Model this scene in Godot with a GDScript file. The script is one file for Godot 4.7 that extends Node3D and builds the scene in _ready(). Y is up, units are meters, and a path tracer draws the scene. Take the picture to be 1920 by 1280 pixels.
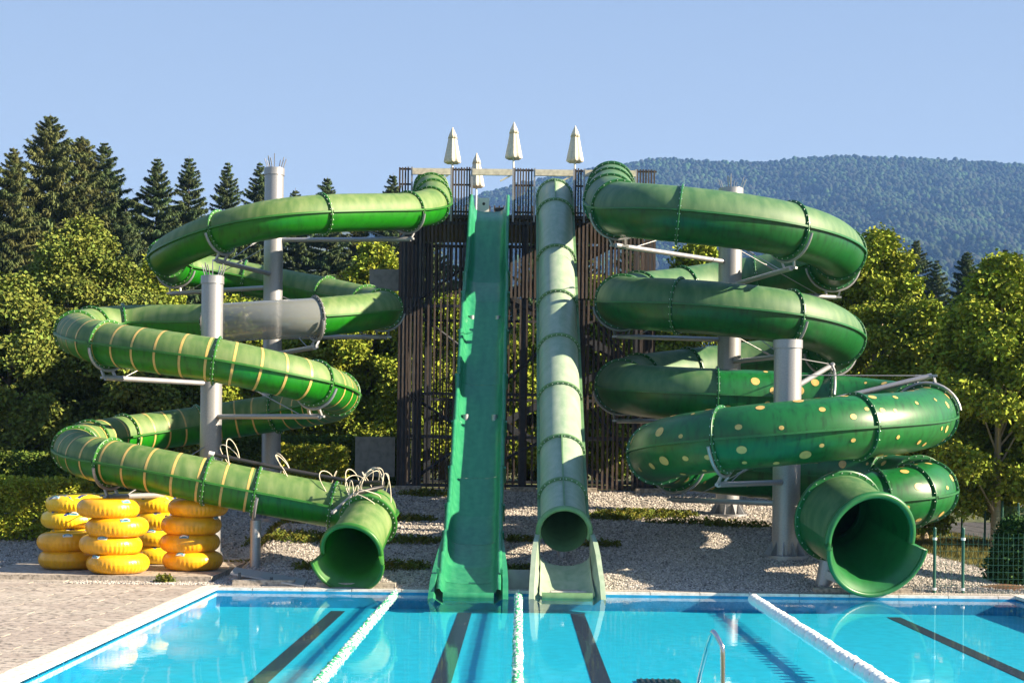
extends Node3D
# Water park: two coiled tube slides, an open speed slide and a straight tube slide on a slatted timber tower, pool in front.
# y = 0 is the water surface; the camera looks along -z; "d" below is the distance in front of the camera (z = -d).

const FOCAL := 2667.0
const EYE := 2.95
const ROLL := 0.01134
var rng := RandomNumberGenerator.new()
var taken := {}
var M := {}

# ---------------------------------------------------------------- helpers: places
func P(px: float, py: float, d: float) -> Vector3:
	var u := px - 975.0
	var v := py - 840.0
	return Vector3((u + v * ROLL) * d / FOCAL, EYE - (v - u * ROLL) * d / FOCAL, -d)

func smooth(a: float, b: float, t: float) -> float:
	var k := clampf((t - a) / (b - a), 0.0, 1.0)
	return k * k * (3.0 - 2.0 * k)

func gh(x: float, d: float) -> float:
	# gravel bank that climbs from the pool to the tower; level under the ring stacks and beyond the right-hand slide
	var start := lerpf(28.9, 34.7, smooth(-5.7, -6.6, x))
	var e := 28.9 + (d - start) * (42.0 - 28.9) / (42.0 - start)
	var h := 0.06 + 0.15 * (clampf(e, 28.9, 33.0) - 28.9) + 0.108 * (clampf(e, 33.0, 42.0) - 33.0)
	h = lerpf(h, 0.12, smooth(7.5, 11.5, x) * smooth(28.9, 30.0, d))
	if d > 60.0:
		h += 0.9 * smooth(60.0, 400.0, d)
	return h

func ground_point(x: float, d: float) -> Vector3:
	return Vector3(x, gh(x, d), -d)

# ---------------------------------------------------------------- helpers: nodes
func numbered(called: String) -> String:
	var n: int = taken.get(called, 0)
	taken[called] = n + 1
	return called if n == 0 else "%s_%03d" % [called, n]

func tag(o: Node, label: String, category: String, group := "", kind := "") -> Node:
	o.set_meta("label", label)
	if category: o.set_meta("category", category)
	if group: o.set_meta("group", group)
	if kind: o.set_meta("kind", kind)
	return o

func thing(called: String, at: Vector3, label: String, category: String, group := "") -> Node3D:
	var o := Node3D.new()
	o.name = numbered(called)
	add_child(o, true)
	o.position = at
	tag(o, label, category, group)
	return o

func begin() -> SurfaceTool:
	var st := SurfaceTool.new()
	st.begin(Mesh.PRIMITIVE_TRIANGLES)
	st.set_smooth_group(-1)
	return st

func mesh_of(st: SurfaceTool) -> ArrayMesh:
	st.generate_normals()
	return st.commit()

func put(mesh: Mesh, called: String, mat: Material, parent: Node = self) -> MeshInstance3D:
	var o := MeshInstance3D.new()
	o.name = numbered(called) if parent == self else called
	o.mesh = mesh
	o.material_override = mat
	parent.add_child(o, true)
	# shapes are written in world places; bring them into the parent's space
	if parent is Node3D and parent != self:
		o.transform = world_of(parent).affine_inverse()
	return o

func world_of(n: Node) -> Transform3D:
	var t := Transform3D()
	var k := n
	while k != null and k != self and k is Node3D:
		t = (k as Node3D).transform * t
		k = k.get_parent()
	return t

func commit(st: SurfaceTool, called: String, mat: Material, parent: Node = self) -> MeshInstance3D:
	return put(mesh_of(st), called, mat, parent)

func place(mesh: Mesh, called: String, mat: Material, parent: Node, world: Transform3D) -> MeshInstance3D:
	var o := put(mesh, called, mat, parent)
	o.transform = (Transform3D() if parent == self else world_of(parent).affine_inverse()) * world
	return o

# ---------------------------------------------------------------- helpers: shapes
func tri(st: SurfaceTool, a: Vector3, b: Vector3, c: Vector3) -> void:
	st.add_vertex(a); st.add_vertex(c); st.add_vertex(b)

func quad(st: SurfaceTool, a: Vector3, b: Vector3, c: Vector3, d: Vector3) -> void:
	tri(st, a, b, c)
	tri(st, a, c, d)

func box(st: SurfaceTool, c: Vector3, s: Vector3, b := Basis()) -> void:
	st.set_smooth_group(-1)
	var h := s * 0.5
	var v := []
	for i in 8:
		v.append(c + b * Vector3(h.x if i & 1 else -h.x, h.y if i & 2 else -h.y, h.z if i & 4 else -h.z))
	quad(st, v[4], v[5], v[7], v[6])
	quad(st, v[1], v[0], v[2], v[3])
	quad(st, v[5], v[1], v[3], v[7])
	quad(st, v[0], v[4], v[6], v[2])
	quad(st, v[6], v[7], v[3], v[2])
	quad(st, v[0], v[1], v[5], v[4])

func bar(st: SurfaceTool, a: Vector3, b: Vector3, w: float, h: float) -> void:
	var z := (b - a).normalized()
	var x := z.cross(Vector3.UP)
	if x.length() < 0.01: x = Vector3.RIGHT
	x = x.normalized()
	var y := x.cross(z).normalized()
	box(st, (a + b) * 0.5, Vector3(w, h, a.distance_to(b)), Basis(x, y, -z))

func around(a: Vector3, b: Vector3) -> Array:
	var z := (b - a).normalized()
	var x := z.cross(Vector3.UP)
	if x.length() < 0.01: x = Vector3.RIGHT
	x = x.normalized()
	return [x, x.cross(z).normalized(), z]

func rod(st: SurfaceTool, a: Vector3, b: Vector3, r: float, r2 := -1.0, n := 12, caps := true) -> void:
	if r2 < 0.0: r2 = r
	var f := around(a, b)
	st.set_smooth_group(1)
	var ra := []
	var rb := []
	for i in n + 1:
		var t := TAU * i / n
		var o: Vector3 = f[0] * cos(t) + f[1] * sin(t)
		ra.append(a + o * r); rb.append(b + o * r2)
	for i in n:
		quad(st, ra[i + 1], ra[i], rb[i], rb[i + 1])
	if caps:
		st.set_smooth_group(2)
		for i in n:
			tri(st, a, ra[i], ra[i + 1])
		st.set_smooth_group(3)
		for i in n:
			tri(st, b, rb[i + 1], rb[i])
	st.set_smooth_group(-1)

func hose(st: SurfaceTool, pts: Array, r: float, n := 8) -> void:
	st.set_smooth_group(1)
	var last := []
	for k in pts.size():
		var a: Vector3 = pts[maxi(k - 1, 0)]
		var b: Vector3 = pts[mini(k + 1, pts.size() - 1)]
		var f := around(a, b)
		var ring := []
		for i in n + 1:
			var t := TAU * i / n
			ring.append(pts[k] + (f[0] * cos(t) + f[1] * sin(t)) * r)
		if last:
			for i in n:
				quad(st, last[i + 1], last[i], ring[i], ring[i + 1])
		last = ring
	st.set_smooth_group(-1)

func grid(st: SurfaceTool, rows: Array, group := 1) -> void:
	st.set_smooth_group(group)
	for k in rows.size() - 1:
		var a: Array = rows[k]
		var b: Array = rows[k + 1]
		for i in a.size() - 1:
			quad(st, a[i], a[i + 1], b[i + 1], b[i])
	st.set_smooth_group(-1)

func lathe(st: SurfaceTool, at: Vector3, prof: Array, n := 16, wob := 0.0, ribs := 8) -> void:
	var rows := []
	for p in prof:
		var row := []
		for i in n + 1:
			var t := TAU * i / n
			var r: float = p.x * (1.0 + wob * cos(t * ribs))
			row.append(at + Vector3(cos(t) * r, p.y, sin(t) * r))
		rows.append(row)
	grid(st, rows)

func spline(pts: Array, step: float) -> Array:
	# Catmull-Rom through pts, resampled; returns [positions, path lengths of the given points]
	var dense := []
	var marks := [0]
	for i in pts.size() - 1:
		var p0: Vector3 = pts[maxi(i - 1, 0)]
		var p1: Vector3 = pts[i]
		var p2: Vector3 = pts[i + 1]
		var p3: Vector3 = pts[mini(i + 2, pts.size() - 1)]
		for k in 16:
			var t := k / 16.0
			dense.append(0.5 * (2.0 * p1 + (p2 - p0) * t + (2.0 * p0 - 5.0 * p1 + 4.0 * p2 - p3) * t * t + (3.0 * p1 - p0 - 3.0 * p2 + p3) * t * t * t))
		marks.append(dense.size())
	dense.append(pts[-1])
	# even the path out
	for pass_ in 24:
		var soft := dense.duplicate()
		for i in range(1, dense.size() - 1):
			soft[i] = dense[i] * 0.5 + (dense[i - 1] + dense[i + 1]) * 0.25
		dense = soft
	var lens := [0.0]
	for i in range(1, dense.size()):
		lens.append(lens[-1] + dense[i].distance_to(dense[i - 1]))
	var total: float = lens[-1]
	var n := int(total / step)
	var out := []
	var j := 0
	for i in n + 1:
		var s := total * i / n
		while j < lens.size() - 2 and lens[j + 1] < s: j += 1
		out.append(dense[j].lerp(dense[j + 1], clampf((s - lens[j]) / maxf(lens[j + 1] - lens[j], 1e-6), 0.0, 1.0)))
	var at := []
	for m in marks: at.append(lens[m])
	return [out, at, total]

# ---------------------------------------------------------------- helpers: materials
func lin(r: float, g: float, b: float, a := 1.0) -> Color:
	var c := Color(r, g, b).linear_to_srgb()
	c.a = a
	return c

func noise(freq: float, seed_: int, ramp: Array, size := 512, octaves := 4, normal := false, bump := 4.0, kind := FastNoiseLite.TYPE_SIMPLEX_SMOOTH) -> NoiseTexture2D:
	var f := FastNoiseLite.new()
	f.noise_type = kind
	f.frequency = freq
	f.seed = seed_
	f.fractal_octaves = octaves
	var t := NoiseTexture2D.new()
	t.width = size; t.height = size
	t.seamless = true
	t.noise = f
	if normal:
		t.as_normal_map = true
		t.bump_strength = bump
	elif ramp:
		var g := Gradient.new()
		var off := PackedFloat32Array()
		var col := PackedColorArray()
		for k in ramp:
			off.append(k[0]); col.append(k[1])
		g.offsets = off; g.colors = col
		t.color_ramp = g
	return t

func mat(called: String, color: Color, rough: float, metal := 0.0) -> StandardMaterial3D:
	var m := StandardMaterial3D.new()
	m.resource_name = called
	m.albedo_color = color
	m.roughness = rough
	m.metallic = metal
	m.cull_mode = BaseMaterial3D.CULL_DISABLED
	M[called] = m
	return m

func mottled(m: StandardMaterial3D, tex: Texture2D, scale: float, bump: Texture2D = null, bump_scale := 1.0) -> StandardMaterial3D:
	m.uv1_triplanar = true
	m.uv1_world_triplanar = true
	m.uv1_scale = Vector3.ONE * scale
	if tex: m.albedo_texture = tex
	if bump:
		m.normal_enabled = true
		m.normal_texture = bump
		m.normal_scale = bump_scale
	return m

func grey(v: float) -> Color:
	return Color(v, v, v)

func make_materials() -> void:
	var soft := noise(0.012, 3, [[0.0, grey(0.78)], [0.5, grey(0.93)], [1.0, grey(1.0)]])
	var blotch := noise(0.02, 9, [[0.25, grey(0.7)], [0.5, grey(0.9)], [0.75, grey(1.0)]], 512, 5)
	var fine := noise(0.05, 5, [], 512, 4, true, 3.0)
	# slides: moulded glass-fibre
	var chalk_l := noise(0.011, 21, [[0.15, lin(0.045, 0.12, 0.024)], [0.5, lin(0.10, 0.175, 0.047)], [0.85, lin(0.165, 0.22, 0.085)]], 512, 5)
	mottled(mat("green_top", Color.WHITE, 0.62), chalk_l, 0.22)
	mottled(mat("green_low", lin(0.008, 0.165, 0.004), 0.36), soft, 0.3)  # unbleached green, darkened so the colour also carries underside shade
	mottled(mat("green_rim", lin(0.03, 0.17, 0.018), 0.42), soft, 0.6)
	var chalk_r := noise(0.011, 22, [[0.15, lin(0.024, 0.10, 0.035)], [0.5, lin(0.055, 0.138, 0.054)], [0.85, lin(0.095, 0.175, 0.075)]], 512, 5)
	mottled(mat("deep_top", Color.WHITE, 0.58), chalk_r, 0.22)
	mottled(mat("deep_low", lin(0.004, 0.095, 0.02), 0.36), soft, 0.3)  # gelcoat green toned down, painting some shade onto the lower halves
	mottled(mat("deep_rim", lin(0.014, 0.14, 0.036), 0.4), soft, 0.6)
	mottled(mat("dotted_shell", lin(0.005, 0.115, 0.023), 0.38), soft, 0.3)
	var chalk_c := noise(0.011, 23, [[0.15, lin(0.20, 0.30, 0.205)], [0.5, lin(0.265, 0.35, 0.255)], [0.85, lin(0.33, 0.40, 0.31)]], 512, 5)
	mottled(mat("pale_shell", Color.WHITE, 0.4), chalk_c, 0.3)
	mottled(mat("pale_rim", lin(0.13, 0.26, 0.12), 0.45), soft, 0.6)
	var em := noise(0.014, 24, [[0.15, lin(0.012, 0.16, 0.075)], [0.5, lin(0.024, 0.21, 0.098)], [0.85, lin(0.045, 0.25, 0.12)]], 512, 5)
	mottled(mat("emerald", Color.WHITE, 0.3), em, 0.35)
	for k in ["green_top", "green_low", "deep_top", "deep_low", "dotted_shell", "pale_shell", "emerald"]:
		M[k].uv1_scale = Vector3(0.6, 0.17, 0.6)
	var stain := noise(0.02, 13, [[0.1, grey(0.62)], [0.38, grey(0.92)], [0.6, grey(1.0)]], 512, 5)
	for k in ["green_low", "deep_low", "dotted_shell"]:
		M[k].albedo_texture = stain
	mottled(mat("gold", lin(0.62, 0.43, 0.13), 0.45), soft, 1.0)
	M["gold"].backlight = Color(0.8, 0.6, 0.2)
	mat("clear_shell", Color(0.52, 0.54, 0.53, 0.66), 0.16)
	M["clear_shell"].transparency = BaseMaterial3D.TRANSPARENCY_ALPHA
	mottled(mat("grey_flange", lin(0.16, 0.16, 0.15), 0.5), soft, 1.0)
	# metals
	var zinc := noise(0.05, 31, [[0.2, grey(0.93)], [0.5, grey(0.97)], [0.8, grey(1.0)]], 512, 4)
	mottled(mat("zinc", lin(0.34, 0.35, 0.37), 0.42, 0.5), zinc, 0.8)
	mottled(mat("steel", lin(0.55, 0.55, 0.56), 0.16, 1.0), null, 1.0)
	mottled(mat("bolt", lin(0.72, 0.74, 0.74), 0.35, 0.6), null, 1.0)
	mottled(mat("dark_steel", lin(0.055, 0.062, 0.075), 0.55, 0.2), soft, 0.8)
	mottled(mat("cream", lin(0.62, 0.58, 0.46), 0.6), soft, 0.8)
	# timber
	for k in 4:
		var tone: Array = [[0.075, 0.054, 0.045], [0.055, 0.042, 0.037], [0.10, 0.073, 0.06], [0.095, 0.08, 0.071]][k]
		var grain := noise(0.03, 41 + k, [[0.2, grey(0.6)], [0.5, grey(0.9)], [0.8, grey(1.0)]], 256, 4)
		var m := mottled(mat("timber%d" % k, lin(tone[0], tone[1], tone[2]), 0.8), grain, 1.0)
		m.uv1_scale = Vector3(6.0, 0.35, 6.0)
	mottled(mat("panel_grey", lin(0.25, 0.245, 0.215), 0.7), soft, 0.6)
	mottled(mat("deck_grey", lin(0.13, 0.12, 0.11), 0.8), soft, 0.6)
	# cloth, plastic
	mottled(mat("canvas", lin(0.72, 0.66, 0.53), 0.85), soft, 2.0)
	M["canvas"].backlight = Color(0.5, 0.45, 0.35)
	mottled(mat("orange_vinyl", lin(0.86, 0.43, 0.012), 0.3), soft, 0.7)
	mottled(mat("white_plastic", lin(0.72, 0.72, 0.70), 0.4), null, 1.0)
	mottled(mat("cream_hose", lin(0.62, 0.55, 0.42), 0.5), null, 1.0)
	mottled(mat("black_plastic", lin(0.02, 0.02, 0.022), 0.45), null, 1.0)
	mottled(mat("blue_plastic", lin(0.08, 0.30, 0.45), 0.4), null, 1.0)
	mottled(mat("float_green", lin(0.05, 0.42, 0.18), 0.4), null, 1.0)
	mottled(mat("float_white", lin(0.75, 0.78, 0.74), 0.4), null, 1.0)
	mottled(mat("float_red", lin(0.55, 0.12, 0.10), 0.4), null, 1.0)
	mottled(mat("fence_green", lin(0.012, 0.10, 0.07), 0.45), soft, 1.0)
	# ground
	var stones := noise(0.06, 51, [[0.3, lin(0.20, 0.18, 0.16)], [0.5, lin(0.40, 0.365, 0.325)], [0.72, lin(0.55, 0.51, 0.455)]], 1024, 4, false, 1.0, FastNoiseLite.TYPE_CELLULAR)
	mottled(mat("gravel", Color.WHITE, 0.95), stones, 0.45, noise(0.06, 51, [], 1024, 3, true, 8.0, FastNoiseLite.TYPE_CELLULAR))
	mat("pebble", Color.WHITE, 0.9)
	M["pebble"].vertex_color_use_as_albedo = true
	var turf := noise(0.02, 52, [[0.2, lin(0.05, 0.075, 0.018)], [0.5, lin(0.09, 0.11, 0.03)], [0.8, lin(0.16, 0.15, 0.06)]], 512, 5)
	mottled(mat("turf", Color.WHITE, 0.95), turf, 0.12, fine)
	mottled(mat("asphalt", lin(0.085, 0.08, 0.078), 0.9), blotch, 0.3, fine, 0.5)
	mottled(mat("pale_road", lin(0.30, 0.285, 0.26), 0.9), blotch, 0.2)
	mottled(mat("concrete", lin(0.42, 0.37, 0.31), 0.85), blotch, 0.7, fine, 0.4)
	mottled(mat("mulch", lin(0.17, 0.085, 0.035), 0.95), blotch, 2.0, fine)
	for k in 4:
		var tone: Array = [[0.42, 0.375, 0.32], [0.40, 0.35, 0.30], [0.45, 0.40, 0.345], [0.37, 0.32, 0.275]][k]
		mottled(mat("paver%d" % k, lin(tone[0], tone[1], tone[2]), 0.8), noise(0.02, 60 + k, [[0.15, grey(0.55)], [0.42, grey(0.9)], [0.8, grey(1.0)]], 512, 5), 0.5, fine, 0.35)
	mottled(mat("coping", lin(0.74, 0.70, 0.65), 0.55), soft, 1.0)
	mottled(mat("pool_liner", lin(0.0, 0.47, 0.68), 0.6), noise(0.02, 71, [[0.2, grey(0.93)], [0.8, grey(1.0)]]), 0.3)
	mottled(mat("pool_wall", lin(0.0, 0.27, 0.52), 0.6), soft, 0.3)
	mottled(mat("lane_line", lin(0.004, 0.012, 0.03), 0.7), null, 0.3)
	var water := mat("water", Color(0.0, 0.55, 0.75, 0.03), 0.03)
	water.metallic_specular = 0.42
	water.transparency = BaseMaterial3D.TRANSPARENCY_ALPHA
	mottled(water, null, 0.55, noise(0.012, 72, [], 512, 3, true, 2.0), 0.05)
	# plants
	mat("bark", lin(0.12, 0.095, 0.07), 0.95)
	mat("pale_bark", lin(0.38, 0.31, 0.22), 0.9)
	for k in ["leaf", "needle", "hedge_leaf", "far_leaf"]:
		var m := mat(k, Color.WHITE, 0.8)
		m.metallic_specular = 0.2
		m.vertex_color_use_as_albedo = true
		m.backlight = Color(0.75, 0.8, 0.3) if k != "needle" else Color(0.15, 0.17, 0.08)
	M["far_leaf"].backlight = Color(0, 0, 0)
	M["far_leaf"].roughness = 0.95

# ---------------------------------------------------------------- _ready
func _ready() -> void:
	rng.seed = 20
	var cam := Camera3D.new()
	cam.name = "camera"
	cam.projection = Camera3D.PROJECTION_FRUSTUM
	cam.near = 0.1
	cam.far = 6000.0
	cam.size = 0.1 * 1280.0 / FOCAL
	cam.frustum_offset = Vector2(-15.0, 200.0) * 0.1 / FOCAL
	cam.position = Vector3(0, EYE, 0)
	cam.rotation.z = ROLL
	add_child(cam)
	cam.current = true

	var env := Environment.new()
	env.background_mode = Environment.BG_SKY
	env.tonemap_mode = Environment.TONE_MAPPER_LINEAR
	env.tonemap_exposure = 3.9
	env.sdfgi_enabled = true
	env.ssao_enabled = true
	env.ssil_enabled = true
	var sky := Sky.new()
	var sm := ProceduralSkyMaterial.new()
	sm.sky_top_color = Color(0.42, 0.545, 0.735)
	sm.sky_horizon_color = Color(0.78, 0.83, 0.845)
	sm.sky_curve = 0.2
	sm.ground_horizon_color = Color(0.55, 0.58, 0.55)
	sm.ground_bottom_color = Color(0.25, 0.24, 0.2)
	sm.sun_angle_max = 5.0
	sm.sky_energy_multiplier = 0.62
	sky.sky_material = sm
	env.sky = sky
	env.fog_enabled = true
	env.fog_density = 0.00014
	env.fog_light_color = Color(0.48, 0.68, 0.98)
	var we := WorldEnvironment.new()
	we.name = "environment"
	we.environment = env
	add_child(we)

	var sun := DirectionalLight3D.new()
	sun.name = "sun"
	sun.light_energy = 1.6
	sun.light_color = Color(1.0, 0.92, 0.80)
	sun.light_angular_distance = 0.5
	sun.shadow_enabled = true
	add_child(sun)
	var elev := deg_to_rad(25.0)
	var az := deg_to_rad(78.0)
	sun.look_at_from_position(Vector3(sin(az) * cos(elev), sin(elev), cos(az) * cos(elev)), Vector3.ZERO)

	make_materials()
	build_ground()
	build_pool()
	build_hill()
	build_tower()
	build_left_slide()
	build_right_slide()
	build_straight_tube()
	build_open_slide()
	build_columns()
	build_rings()
	build_umbrellas()
	build_small_things()
	build_fences()
	build_trees()
	build_hedges()
	build_gravel()

# ---------------------------------------------------------------- tube slides
class Path:
	var pts: Array
	var marks: Array
	var total: float
	func at(s: float) -> Array:
		var n := pts.size() - 1
		var k := clampf(s / total, 0.0, 1.0) * n
		var i := mini(int(k), n - 1)
		var c: Vector3 = pts[i].lerp(pts[i + 1], k - i)
		var i0 := maxi(i - 1, 0)
		var i1 := mini(i + 2, n)
		var ta: Vector3 = (pts[mini(i + 1, n)] - pts[i0]).normalized()
		var tb: Vector3 = (pts[i1] - pts[i]).normalized()
		var t := ta.lerp(tb, k - i).normalized()
		var side := t.cross(Vector3.UP).normalized()
		return [c, t, side, side.cross(t).normalized()]

func on(f: Array, r: float, a: float) -> Vector3:
	return f[0] + (f[3] * cos(a) + f[2] * sin(a)) * r

func make_path(way: Array, back: Vector3, front: Vector3) -> Path:
	var raw := []
	for w in way: raw.append(P(w[0], w[1], w[2]))
	# the last stretch runs straight into the mouth piece
	var t := (front - back).normalized()
	raw[-2] = back - t * 0.5
	raw[-1] = back
	var got := spline(raw, 0.16)
	var p := Path.new()
	p.pts = got[0]; p.marks = got[1]; p.total = got[2]
	return p

func shell_part(path: Path, r: float, s0: float, s1: float, a0: float, a1: float, n: int, r1 := -1.0) -> SurfaceTool:
	if r1 < 0.0: r1 = r
	var st := begin()
	var rows := []
	var k := maxi(2, int((s1 - s0) / 0.16))
	for i in k + 1:
		var f := path.at(lerpf(s0, s1, i / float(k)))
		var row := []
		for j in n + 1:
			row.append(on(f, lerpf(r, r1, i / float(k)), lerpf(a0, a1, j / float(n))))
		rows.append(row)
	grid(st, rows)
	return st

func seam_strip(path: Path, r: float, s0: float, s1: float, side: float) -> SurfaceTool:
	# the bolted rim where the upper and lower shells meet
	var st := begin()
	var rows := [[], [], [], []]
	var k := maxi(2, int((s1 - s0) / 0.16))
	for i in k + 1:
		var f := path.at(lerpf(s0, s1, i / float(k)))
		var o: Vector3 = f[2] * side
		var u: Vector3 = f[3]
		rows[0].append(f[0] + o * (r - 0.01) + u * 0.022)
		rows[1].append(f[0] + o * (r + 0.065) + u * 0.022)
		rows[2].append(f[0] + o * (r + 0.065) - u * 0.022)
		rows[3].append(f[0] + o * (r - 0.01) - u * 0.022)
	for q in 3:
		grid(st, [rows[q], rows[q + 1]], q + 1)
	return st

func joint_ring(f: Array, r: float, h: float, w: float) -> SurfaceTool:
	var st := begin()
	var rows := []
	for e in [[r - 0.02, -w], [r + h * 0.8, -w], [r + h, -w * 0.6], [r + h, w * 0.6], [r + h * 0.8, w], [r - 0.02, w]]:
		var row := []
		for i in 41:
			row.append(on(f, e[0], TAU * i / 40.0) + f[1] * e[1])
		rows.append(row)
	for i in rows.size() - 1:
		grid(st, [rows[i], rows[i + 1]], i + 1)
	return st

func joint_bolts(f: Array, r: float, h: float, w: float, n: int) -> SurfaceTool:
	var st := begin()
	for i in n:
		var a := TAU * (i + 0.5) / n
		var rad: Vector3 = f[3] * cos(a) + f[2] * sin(a)
		for e in [-1.0, 1.0]:
			var c: Vector3 = f[0] + rad * (r + h * 0.55) + f[1] * e * (w + 0.008)
			rod(st, c - f[1] * e * 0.01, c + f[1] * e * 0.008, 0.0125, -1.0, 6)
	return st

func coil_slide(root: Node3D, way: Array, r: float, top: Callable, low: Callable, rim: Callable, clear_from: int, clear_to: int, back: Vector3, front: Vector3) -> Dictionary:
	var path := make_path(way, back, front)
	var joints := []
	for i in way.size():
		if way[i].size() > 3 and way[i][3] > 0: joints.append(i)
	var saddles := {}
	for q in joints.size():
		var i: int = joints[q]
		var s: float = path.marks[i]
		var f := path.at(s)
		var jm: Material = M["grey_flange"] if i == clear_from or i == clear_to else rim.call(i)
		if q == joints.size() - 1: continue
		var ring := commit(joint_ring(f, r, 0.065, 0.022), "joint_flange", jm, root)
		var b := commit(joint_bolts(f, r, 0.065, 0.022, 24), "bolts", M["bolt"], ring)
		b.set_meta("kind", "stuff")
		if way[i][3] > 1: saddles[i] = [f, r]
		var s1: float = path.marks[joints[q + 1]]
		if i == clear_from:
			var c := commit(shell_part(path, r, s, s1, 0.0, TAU, 36), "clear_section", M["clear_shell"], root)
			c.set_meta("label", "clear see-through section of the tube")
			continue
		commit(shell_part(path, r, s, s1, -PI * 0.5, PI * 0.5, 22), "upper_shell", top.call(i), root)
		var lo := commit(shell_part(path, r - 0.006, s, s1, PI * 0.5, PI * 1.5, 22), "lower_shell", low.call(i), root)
		for e in [-1.0, 1.0]:
			commit(seam_strip(path, r, s + 0.03, s1 - 0.03, e), "seam_rim", rim.call(i), lo)
		if path.total - s < 5.0:
			commit(shell_part(path, r - 0.025, s, s1, 0.0, TAU, 32), "bore", low.call(0), lo)  # inner skin in unbleached darker green, its tone deepens the shade inside
	return {"path": path, "saddles": saddles}

func stripes(root: Node3D, path: Path, r: float, s0: float, s1: float, gap: float) -> void:
	var s := s0
	while s < s1:
		var st := begin()
		var rows := [[], []]
		for e in 2:
			var f := path.at(s + (0.05 if e else 0.0))
			for i in 41:
				rows[e].append(on(f, r + 0.004, TAU * i / 40.0))
		grid(st, rows)
		commit(st, "stripe", M["gold"], root)
		s += gap

func dots(root: Node3D, path: Path, r: float, s0: float, s1: float, count: int) -> void:
	var done := []
	var tries := 0
	while done.size() < count and tries < 9000:
		tries += 1
		var s := rng.randf_range(s0 + 0.2, s1 - 0.2)
		var a := rng.randf_range(-PI, PI)
		var size: float = [0.045, 0.06, 0.085, 0.11][rng.randi() % 4]
		var ok := absf(absf(a) - PI * 0.5) * r > size + 0.05
		for m in path.marks:
			if absf(s - m) < size + 0.05: ok = false
		for o in done:
			var da := wrapf(a - o[1], -PI, PI) * r
			if Vector2(s - o[0], da).length() < 0.24 + size: ok = false
		if not ok: continue
		done.append([s, a])
		var st := begin()
		st.set_smooth_group(1)
		var mid := on(path.at(s), r + 0.005, a)
		var ring := []
		for i in 15:
			var t := TAU * i / 14.0
			ring.append(on(path.at(s + cos(t) * size), r + 0.005, a + sin(t) * size / r))
		for i in 14:
			tri(st, mid, ring[i], ring[i + 1])
		commit(st, "dot", M["gold"], root)

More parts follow.
